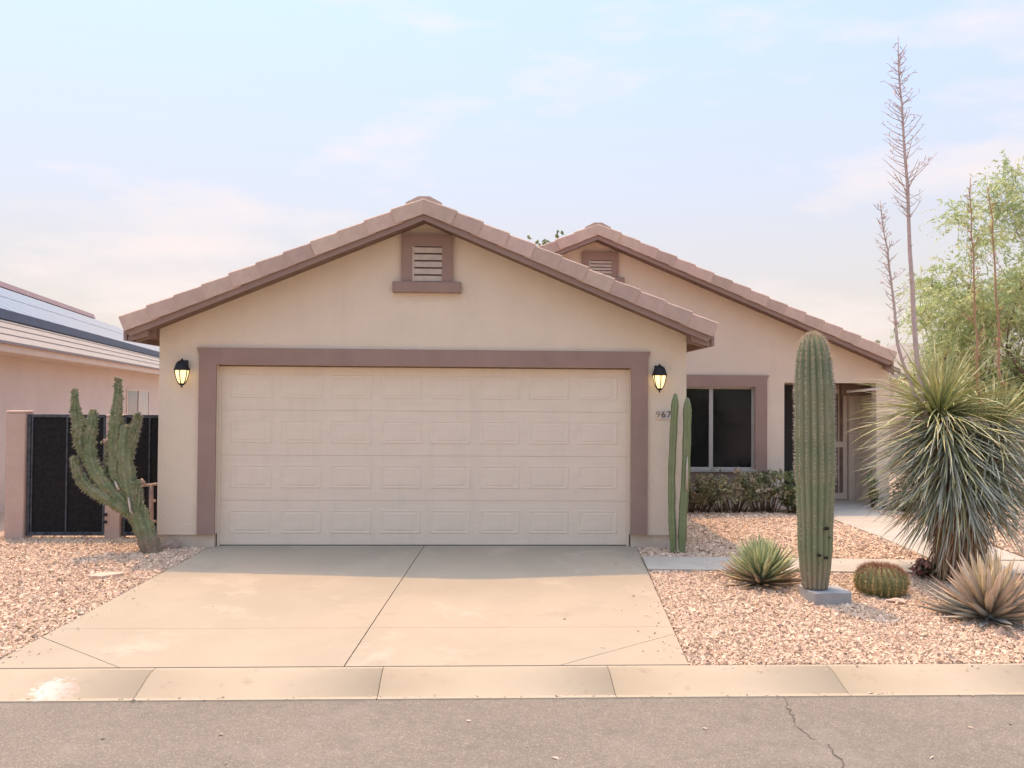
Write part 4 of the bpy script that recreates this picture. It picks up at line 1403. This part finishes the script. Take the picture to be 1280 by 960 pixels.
def branching_cactus():
    Y0 = -.25
    r = empty('branching_cactus', (-3.07, Y0, -.03), label='leaning branching green cactus with knobbly arms in front of the gate', cat='cactus')
    arms = [
        # (points x, dy, z), radii
        ([(-3.06,0,-.06),(-3.13,0,.16),(-3.24,0,.42),(-3.33,0,.70),(-3.39,0,.98),(-3.41,0,1.25),(-3.40,0,1.42)], [.115,.115,.105,.10,.10,.088,.05]),
        ([(-3.30,0,.62),(-3.46,-.03,.84),(-3.49,-.02,1.15),(-3.50,0,1.45),(-3.48,0,1.72),(-3.475,0,1.95)], [.06,.075,.08,.07,.052,.030]),
        ([(-3.22,.02,.36),(-3.42,-.05,.58),(-3.60,-.08,.78),(-3.73,-.08,1.0),(-3.77,-.06,1.2),(-3.745,-.05,1.42),(-3.735,-.05,1.58)], [.07,.078,.08,.08,.078,.066,.034]),
        ([(-3.73,-.08,.98),(-3.85,-.08,1.2),(-3.87,-.08,1.42),(-3.915,-.08,1.6),(-3.93,-.08,1.81)], [.055,.066,.07,.05,.026]),
        ([(-3.28,-.06,.42),(-3.55,-.10,.60),(-3.78,-.12,.76),(-3.87,-.12,.92),(-3.905,-.12,1.06)], [.06,.066,.062,.05,.03]),
        ([(-3.37,.02,1.05),(-3.31,.0,1.25),(-3.27,0,1.42),(-3.245,0,1.54)], [.06,.05,.044,.032]),
        ([(-3.17,-.02,.30),(-3.215,-.05,.50),(-3.23,-.05,.66),(-3.235,-.05,.79)], [.05,.052,.05,.036]),
        ([(-3.6,.05,.72),(-3.58,.06,1.0),(-3.60,.06,1.22)], [.05,.055,.03]),
    ]
    allc = []
    for ai, (pts, rr) in enumerate(arms):
        rnd = random.Random(80+ai)
        path, rad = [], []
        N_ = 30
        for i in range(N_+1):
            t = i/N_*(len(pts)-1); k = min(int(t), len(pts)-2); f = t-k
            p0 = Vector(pts[max(k-1,0)]); p1 = Vector(pts[k]); p2 = Vector(pts[k+1]); p3 = Vector(pts[min(k+2,len(pts)-1)])
            q = .5*((2*p1)+(p2-p0)*f+(2*p0-5*p1+4*p2-p3)*f*f+(3*p1-p0-3*p2+p3)*f**3)
            q.y += Y0
            path.append(q)
            rad.append((rr[k]*(1-f)+rr[k+1]*f)*(1+.10*math.sin(i*2.1+ai)+rnd.uniform(-.05,.05)))
        path.append(path[-1]+(path[-1]-path[-2])*.35); rad.append(rad[-1]*.35)
        V, F, crest = ribbed_column(path, rad, 8, .24, 4, twist=.05)
        V = [(v[0]+rnd.uniform(-.004,.004), v[1]+rnd.uniform(-.004,.004), v[2]+rnd.uniform(-.006,.006)) for v in V]
        mb = MB(); mb.v = V
        for f in F: mb.face(f, 0, True)
        n = 28
        mb.face(tuple(range(n-1,-1,-1))); mb.face(tuple((len(path)-1)*n+k for k in range(n)))
        # knobbly tubercles and small buds along the ribs
        for c in crest:
            if rnd.random() < .9 and c[0][2] > .1:
                p, nn = Vector(c[0]), Vector(c[1])
                s_ = .004 + .022*rnd.random()**1.6; p = p + Vector((rnd.uniform(-.012,.012), rnd.uniform(-.012,.012), rnd.uniform(-.015,.015))) - nn*.004
                pk = p + nn*s_*1.1 + Vector((0,0,s_*.4))
                t1 = nn.orthogonal().normalized(); t2 = nn.cross(t1)
                b = len(mb.v)
                mb.v += [tuple(p+t1*s_-nn*.004), tuple(p+t2*s_-nn*.004), tuple(p-t1*s_-nn*.004), tuple(p-t2*s_-nn*.004), tuple(pk)]
                for k in range(4): mb.face((b+k, b+(k+1)%4, b+4), 0, False)
            allc.append((c[0], c[1]))
        mb.build('branch' if ai else 'trunk', M['chol'] if ai else M['chol_base'], r)
        # crowded pale tips
    V, F, C = spines(allc, .034, 7, 91, [(.62,.57,.42),(.45,.38,.27),(.70,.65,.50)], .0013, .8)
    tag(bulk('spines', V, F, M['spine_tone'], r, C), kind='stuff')
    # brown dry fruit on the tips
    for (x, z, s_) in ((-3.475,1.955,.030),(-3.735,1.59,.028),(-3.93,1.815,.018),(-3.60,1.24,.028),(-3.245,1.55,.022)):
        rnd = random.Random(int(x*1000))
        for k in range(6):
            m = MB()
            c = Vector((x+rnd.uniform(-1,1)*s_, Y0-.05+rnd.uniform(-.03,.03), z+rnd.uniform(-.6,.5)*s_))
            m.lathe([(.006,-.02),(.013,-.008),(.014,.006),(.008,.018)], c, 7)
            m.build('dry_fruit', M['rock'] if k % 3 else M['chol'], r)
    # pale dead skin scars
    for pts in ([(-3.30,-.115,.62),(-3.285,-.12,.54),(-3.275,-.12,.47),(-3.25,-.12,.42)], [(-3.45,-.13,.80),(-3.42,-.135,.74),(-3.40,-.13,.70)]):
        m = MB(); m.tube([(p[0], p[1]+Y0, p[2]) for p in pts], [.006,.013,.012,.006][:len(pts)], 5); m.build('pale_scar', M['slat'], r)
branching_cactus()

def dead_stick():
    r = empty('dead_cactus_stick', (-3.27, .2, 0), label='pale pink dead cactus stick leaning by the garage wall', cat='stick')
    m = MB(); m.tube([(-3.30,.2,-.05),(-3.26,.2,.15),(-3.245,.2,.35),(-3.25,.2,.55),(-3.25,.2,.72)], [.032,.028,.025,.026,.022], 8); m.build('stem', M['deadwood'], r)
    for pts in ([(-3.25,.2,.70),(-3.32,.18,.70),(-3.39,.17,.685)], [(-3.25,.2,.70),(-3.19,.19,.715),(-3.14,.19,.71)], [(-3.31,.18,.70),(-3.34,.17,.75),(-3.36,.17,.78)],
                [(-3.245,.2,.38),(-3.29,.18,.39),(-3.30,.18,.43)], [(-3.24,.2,.28),(-3.19,.19,.27)], [(-3.25,.2,.5),(-3.2,.19,.52)], [(-3.27,.2,.10),(-3.2,.17,.05),(-3.15,.17,.08)]):
        m = MB(); m.tube(pts, [.02,.017,.012][:len(pts)], 6); m.build('branch', M['deadwood'], r)
dead_stick()

def barrel_cactus():
    x0, y0, z0 = 4.53, -2.03, gz(-2.03)-.01
    r = empty('barrel_cactus', (x0, y0, z0), label='round barrel cactus with yellow ribs and a reddish crown', cat='cactus')
    prof = [(0,.17),(.03,.205),(.07,.232),(.12,.245),(.17,.238),(.21,.218),(.245,.185),(.268,.14),(.278,.085),(.272,.03)]
    path = [(x0+.01*h, y0, z0+h) for h, _ in prof]
    V, F, crest = ribbed_column(path, [q for _, q in prof], 22, .17, 4)
    mb = MB(); mb.v = V
    for f in F: mb.face(f, 0, True)
    n = 88
    mb.face(tuple((len(path)-1)*n+k for k in range(n)))
    mb.build('body', M['barrel'], r)
    cs = []
    rnd = random.Random(3)
    for i in range(len(crest)-22):
        a, b = crest[i], crest[i+22]
        for t in (0, .33, .66):
            p = tuple(a[0][k]*(1-t)+b[0][k]*t for k in range(3)); cs.append((p, a[1]))
    lowc = [c for c in cs if c[0][2]-z0 < .2]; topc = [c for c in cs if c[0][2]-z0 >= .2]
    V1, F1, C1 = spines(lowc, .040, 6, 93, [(.55,.42,.17),(.48,.36,.16),(.62,.50,.24),(.40,.27,.14)], .0020, .7)
    V2, F2, C2 = spines([(c[0], (c[1][0]*.5, c[1][1]*.5, .9)) for c in topc], .045, 9, 94, [(.36,.17,.10),(.30,.14,.09),(.46,.28,.15)], .0021, .7)
    o = bulk('spines', np.concatenate([V1, V2]), np.concatenate([F1, F2+len(C1)]), M['spine_tone'], r, np.concatenate([C1, C2]))
    tag(o, kind='stuff')
barrel_cactus()

# ------------------------------------------------------------------ agaves
def agave_leaf(L, w, thick, bend, seed, mat_):
    mb = MB()
    rows = [(0,.55),(.15,.75),(.35,1.0),(.55,.92),(.75,.62),(.90,.27),(1.0,.02)]
    for t, q in rows:
        y = L*t; zc = bend*L*t*t
        ww = w*q
        mb.v += [(-ww, y, zc+ww*.35), (0, y, zc-thick*q*.3), (ww, y, zc+ww*.35), (0, y, zc-thick*q-ww*.15)]
    for i in range(len(rows)-1):
        for a, b in ((0,1),(1,2),(2,3),(3,0)):
            mb.face((4*i+a, 4*i+b, 4*i+4+b, 4*i+4+a), 0, True)
    return mb.build('leaf', mat_, mesh_only=True)

def leaf_mat(name, base, tipc, L, rand=.2, rough=.55):
    """leaf colour runs from the base to a dry tip along the blade"""
    m, nt, b = new_mat(name, rough, .3)
    N, Lk = nt.nodes.new, nt.links.new
    tc = N('ShaderNodeTexCoord'); sp = N('ShaderNodeSeparateXYZ'); Lk(tc.outputs['Object'], sp.inputs[0])
    mr = N('ShaderNodeMapRange'); mr.inputs['From Min'].default_value = .1*L; mr.inputs['From Max'].default_value = L
    Lk(sp.outputs['Y'], mr.inputs[0])
    nz = N('ShaderNodeTexNoise'); nz.inputs['Scale'].default_value = 14; Lk(tc.outputs['Object'], nz.inputs[0])
    ad = N('ShaderNodeMath'); ad.operation = 'MULTIPLY_ADD'; ad.inputs[1].default_value = .5; Lk(nz.outputs[0], ad.inputs[0]); Lk(mr.outputs[0], ad.inputs[2])
    su = N('ShaderNodeMath'); su.operation = 'SUBTRACT'; su.inputs[1].default_value = .25; Lk(ad.outputs[0], su.inputs[0])
    mx = N('ShaderNodeMix'); mx.data_type = 'RGBA'; mx.inputs[6].default_value = (*base, 1); mx.inputs[7].default_value = (*tipc, 1)
    Lk(su.outputs[0], mx.inputs['Factor'])
    oi = N('ShaderNodeObjectInfo'); r2 = N('ShaderNodeMapRange'); r2.inputs['To Min'].default_value = 1-rand; r2.inputs['To Max'].default_value = 1+rand
    Lk(oi.outputs['Random'], r2.inputs[0])
    hs2 = N('ShaderNodeHueSaturation'); Lk(r2.outputs[0], hs2.inputs['Value']); Lk(mx.outputs[2], hs2.inputs['Color'])
    Lk(hs2.outputs[0], b.inputs['Base Color'])
    return m

def rosette(name, loc, label, n, L, w, mats, seed, elmin=2, elmax=82):
    """mats: list from the outer (low) leaves to the inner ones"""
    rnd = random.Random(seed)
    r = empty(name, loc, label=label, cat='agave')
    meshes = []
    for k, mt in enumerate(mats):
        meshes.append([agave_leaf(L*q, w*ww, w*.45, bd, 0, mt) for q, ww, bd in ((1, 1, .10), (.9, 1.05, .18), (.82, .9, .02))])
    for i in range(n):
        t = i/(n-1)
        az = i*2.39996 + rnd.uniform(-.2,.2)
        el = R(elmin + (elmax-elmin)*t**.95 + rnd.uniform(-5,5))
        k = min(int(t*len(mats) + rnd.uniform(-.3,.3)), len(mats)-1); k = max(k, 0)
        me = rnd.choice(meshes[k])
        s_ = 1 - .14*t
        zoff = .02 + .11*t
        rot = Euler((el, rnd.uniform(-.2,.2), az), 'XYZ')
        rr = .06*(1-t)
        inst('leaf', me, r, (loc[0]-math.sin(az)*rr, loc[1]+math.cos(az)*rr, loc[2]+zoff), rot, (s_, s_, s_))
    m = MB(); m.lathe([(.07,-.03),(.085,.03),(.06,.12),(.02,.17)], loc, 10); m.build('core', mats[0], r)
A1o = leaf_mat('agave_dry', (.36,.28,.17), (.44,.32,.22), .42)
A1m = leaf_mat('agave_green', (.36,.40,.20), (.46,.47,.27), .42)
A1i = leaf_mat('agave_fresh', (.34,.41,.20), (.50,.54,.29), .42)
rosette('agave', (3.49, -1.62, gz(-1.62)-.02), 'pale green agave rosette beside the walkway left of the saguaro', 165, .47, .024, [A1o, A1m, A1i, A1i], 101, elmin=-4, elmax=72)
A2a = leaf_mat('agave_grey', (.30,.30,.24), (.44,.40,.33), .5)
A2b = leaf_mat('agave_brown', (.40,.33,.23), (.56,.42,.31), .5)
A2c = leaf_mat('agave_tan', (.50,.40,.25), (.64,.51,.37), .5)
A2d = leaf_mat('agave_straw', (.52,.44,.23), (.64,.52,.34), .5)
rosette('agave', (5.13, -2.82, gz(-2.82)-.02), 'large dry tan agave rosette in the right foreground gravel', 120, .58, .037, [A2a, A2b, A2c, A2d], 103, elmin=-3)

# ------------------------------------------------------------------ the yucca
def blade_mesh(L, w, droop, mt, seg=6):
    mb = MB()
    for i in range(seg+1):
        t = i/seg
        ww = w*(1-t)**.55*(.75+.5*min(t*4,1)) if t < 1 else .0008
        y = L*math.sin(t*1.0)/math.sin(1.0) if droop > 0 else L*t
        z = -droop*L*t*t
        mb.v += [(-ww, y, z+ww*.3), (0, y, z-ww*.25), (ww, y, z+ww*.3)]
    for i in range(seg):
        mb.face((3*i, 3*i+1, 3*i+4, 3*i+3), 0, True); mb.face((3*i+1, 3*i+2, 3*i+5, 3*i+4), 0, True)
    return mb

def yucca():
    bx, by = 5.60, -1.5
    bz = gz(by)
    r = empty('yucca', (bx, by, bz), label='big shaggy yucca with drooping grey leaves and tall dry flower stalks', cat='yucca')
    rnd = random.Random(17)
    m = MB()
    P = [(bx+.0,by,bz-.06),(bx-.01,by,bz+.3),(bx-.05,by,bz+.8),(bx-.12,by,bz+1.3),(bx-.2,by,bz+1.68)]
    m.tube(P, [.20,.215,.20,.17,.10], 14)
    m.tube([(bx,by,bz+.6),(bx+.22,by+.02,bz+1.1),(bx+.42,by+.03,bz+1.6)], [.15,.14,.09], 12)
    m.build('trunk', M['shag'], r)
    heads = [(bx-.2, by, bz+1.72), (bx+.43, by+.03, bz+1.62)]
    fresh = leaf_mat('yucca_fresh', (.33,.37,.15), (.62,.56,.30), .95, .22, .5)
    grey = leaf_mat('yucca_grey', (.31,.34,.25), (.48,.48,.38), .9, .35, .5)
    dry = leaf_mat('yucca_dry', (.42,.29,.17), (.52,.40,.26), .8, .3, .7)
    spec = []   # (kind, pos, el, az, L, droop)
    for hi, (hx, hy, hz) in enumerate(heads):
        n = 430 if hi == 0 else 200
        for i in range(n):
            az = rnd.uniform(0, 2*PI)
            el = R(rnd.uniform(-15, 88)) if rnd.random() < .75 else R(rnd.uniform(-20, 30))
            L = rnd.uniform(.62, .98)*(1.0 if hi == 0 else .72)*(.80 if el > 1.0 else 1)
            spec.append(('fresh', (hx+rnd.uniform(-.05,.05), hy+rnd.uniform(-.05,.05), hz+rnd.uniform(-.1,.08)), el, az, L, rnd.uniform(.05,.35)*(1 if el < .9 else .3)))
    for i in range(1500):
        t = rnd.random()**.8
        h = bz + .86 + .78*t
        az = rnd.uniform(0, 2*PI)
        cx_ = bx - .02 - .14*t
        if rnd.random() < .36: cx_ = bx + .1 + .3*t
        el = R(rnd.uniform(-60, -24) + 28*t**1.5 + rnd.uniform(-12,12))
        L = rnd.uniform(.6, .92)
        kind = 'grey' if rnd.random() < .8 else 'fresh'
        if t < .12 and rnd.random() < .5: kind = 'dry'
        spec.append((kind, (cx_+math.sin(-az)*.12, by+math.cos(az)*.12, h), el, az, L, rnd.uniform(.02,.16)))
    for i in range(520):
        h = bz + rnd.uniform(.3, .85)
        az = rnd.uniform(0, 2*PI)
        spec.append(('dry', (bx+math.sin(-az)*.19, by+math.cos(az)*.19, h), R(rnd.uniform(-86,-58)), az, rnd.uniform(.25,.5), .05))
    MT = {'fresh': fresh, 'grey': grey, 'dry': dry}
    W_ = {'fresh': .0085, 'grey': .0095, 'dry': .008}
    BL = {}
    for k in MT:
        for di, dr in enumerate((.05, .17, .33)):
            BL[(k, di)] = blade_mesh(.85, W_[k], dr, MT[k])
    ME = {k: v.build('leaf', MT[k[0]], mesh_only=True) for k, v in BL.items()}
    def dclass(d): return 0 if d < .12 else (1 if d < .25 else 2)
    # the leaves that show largest: those pointing sideways or to the viewer
    def score(s_):
        az = s_[3]
        face = -math.cos(az)
        return s_[4]*(1.2+face) + (0.4 if s_[0] == 'fresh' else 0)
    order = sorted(range(len(spec)), key=lambda i: -score(spec[i])+rnd.uniform(-.25,.25))
    single = set(order[:300])
    rest = {k: [[], []] for k in MT}
    for i, (kind, pos, el, az, L, dr) in enumerate(spec):
        s_ = L/.85
        rot = Euler((el, rnd.uniform(-.4,.4), az), 'XYZ')
        if i in single:
            inst('leaf', ME[(kind, dclass(dr))], r, pos, rot, (1.0, s_, s_))
        else:
            b = BL[(kind, dclass(dr))]
            V = np.array(b.v)*np.array([1.0, s_, s_])
            Rm = np.array(rot.to_matrix())
            V = V @ Rm.T + np.array(pos)
            off = sum(len(a) for a in rest[kind][0])
            rest[kind][0].append(V); rest[kind][1].append(np.array(b.f)+off)
    tones = {'fresh': [(.34,.38,.16),(.46,.45,.22),(.28,.33,.14),(.54,.50,.27)], 'grey': [(.32,.35,.26),(.42,.44,.34),(.24,.27,.19),(.50,.50,.40)], 'dry': [(.42,.29,.17),(.50,.37,.24),(.30,.20,.12)]}
    g = np.random.default_rng(5)
    Vs, Fs, Cs, off = [], [], [], 0
    for k in MT:
        pal = np.array(tones[k])
        for V, F in zip(*rest[k]):
            Vs.append(V); Fs.append(F - F.min() + off); off += len(V)
            Cs.append(np.repeat((pal[g.integers(0, len(pal))]*g.uniform(.75,1.2))[None], len(V), 0))
    o = bulk('leaves', np.concatenate(Vs), np.concatenate(Fs), M['leaf_tone2'], r, np.concatenate(Cs), smooth=True)
    tag(o, kind='stuff')
    # curled dead leaf tips round the crown
    for i in range(9):
        a = rnd.uniform(PI*.9, PI*2.1)
        hx, hy, hz = heads[0] if i < 6 else heads[1]
        rad_ = rnd.uniform(.12, .28)
        p0 = Vector((hx+math.cos(a)*.1, hy+math.sin(a)*.14, hz-.08))
        p1 = p0 + Vector((math.cos(a)*rad_, math.sin(a)*rad_-.05, .04))
        p2 = p1 + Vector((math.cos(a)*.05, math.sin(a)*.05-.02, -.09))
        p3 = p2 + Vector((-.01, 0, -.10))
        mm = MB(); mm.tube([p0, p1, p2, p3], [.010,.010,.008,.003], 5); mm.build('curled_leaf', M['slat'], r)
    # flower stalks
    def stalk(pts, r0, r1, b0, b1, nb, bl, seed, mt):
        q = random.Random(seed)
        mm = MB()
        PP = []
        n = 14
        pts = [Vector(p) for p in pts]
        for i in range(n+1):
            t = i/n*(len(pts)-1); k = min(int(t), len(pts)-2); f = t-k
            PP.append(pts[k].lerp(pts[k+1], f) + Vector((q.uniform(-.012,.012), q.uniform(-.01,.01), 0)))
        mm.tube(PP, [r0+(r1-r0)*i/n for i in range(n+1)], 7)
        for j in range(nb):
            t = b0 + (b1-b0)*(j+q.random())/nb
            i = min(int(t*n), n-1); f = t*n-i
            p = PP[i].lerp(PP[i+1], f)
            a = q.uniform(0, 2*PI)
            u = (t-b0)/(b1-b0)
            ll = bl*(1-.72*u)*q.uniform(.55,1.1)*(.6+.4*min(u*6,1))
            dv = Vector((math.cos(a), math.sin(a)*.8, q.uniform(.45,.95))).normalized()
            e1 = p + dv*ll*.5 + Vector((0,0,-.01)); e2 = p + dv*ll + Vector((0,0,.03*ll))
            mm.tube([p, e1, e2], [.0048,.0036,.002], 4)
            for s_ in range(q.randint(1, 3)):
                f2 = q.uniform(.3, 1)
                c = p.lerp(e2, f2)
                d2 = Vector((q.uniform(-1,1), q.uniform(-1,1), q.uniform(-.2,1))).normalized()*q.uniform(.02,.06)
                mm.tube([c, c+d2], [.002,.0036], 4)
        for j in range(26):
            t = q.uniform(.1, b0+.1); i = min(int(t*n), n-1)
            p = PP[i]; a = q.uniform(0, 2*PI)
            d2 = Vector((math.cos(a), math.sin(a), 1.2))*.045
            mm.tube([p, p+d2], [.007,.002], 4)
        mm.build('flower_stalk', mt, r)
    sm = mat('stalk_grey', (.46,.35,.31), (.54,.42,.37), scale=20, rough=.9)
    so = mat('stalk_orange', (.44,.27,.15), (.38,.22,.14), scale=20, rough=.9)
    stalk([(bx-.32,by,bz+1.6),(5.17,by,2.12),(5.09,by,3.2),(5.055,by,4.1),(5.0,by,4.9),(4.97,by,5.56)], .033, .004, .50, .955, 92, .42, 201, sm)
    stalk([(bx-.36,by+.05,bz+1.7),(5.0,by+.05,2.27),(4.93,by+.05,2.9),(4.86,by+.05,3.4),(4.79,by+.05,3.86)], .020, .004, .34, .97, 46, .24, 202, sm)
    stalk([(bx+.28,by,bz+1.5),(5.80,by,1.9),(5.785,by,2.6),(5.755,by,3.4),(5.74,by,4.1)], .017, .004, .35, .98, 40, .20, 203, so)
    stalk([(bx+.46,by,bz+1.5),(6.05,by,1.8),(6.02,by,2.6),(5.985,by,3.4),(5.93,by,4.0)], .020, .004, .4, .98, 26, .14, 204, so)
M['leaf_tone2'] = tone_mat('blade_tone', .5, .3, trans=.12)
yucca()

# ------------------------------------------------------------------ loose stones
def rock(name, c, s_, seed, label, mt, cat='rock'):
    g = random.Random(seed)
    m = MB()
    m.hull([(c[0]+g.gauss(0,1)*s_[0]*.5, c[1]+g.gauss(0,1)*s_[1]*.5, c[2]+abs(g.gauss(0,1))*s_[2]*.6-.01) for k in range(22)], 0, False)
    tag(m.build(name, mt), label, cat)
rock('rock', (-2.97, -.10, gz(-.1)), (.16,.10,.10), 4, 'brown rock against the left foot of the garage wall', M['rock'])
rock('rock', (4.52, -2.36, gz(-2.36)), (.11,.06,.05), 6, 'flat tan rock in front of the barrel cactus', M['flag'])
rock('rock', (4.95, -3.28, gz(-3.28)), (.05,.05,.045), 8, 'small purplish rock under the front of the dry agave', M['rock'])
rock('rock', (5.0, -3.42, gz(-3.42)), (.045,.04,.04), 12, 'smaller grey pink rock nearest the kerb below the dry agave', M['rock'])
m = MB()
m.slab([(-3.30,-1.42),(-3.13,-1.46),(-2.97,-1.33),(-2.99,-1.27),(-3.2,-1.28)], lambda x, y: gz(y)-.02, lambda x, y: gz(y)+.03)
tag(m.build('flagstone', M['flag']), 'flat pale flagstone in the gravel left of the drive', 'stone')
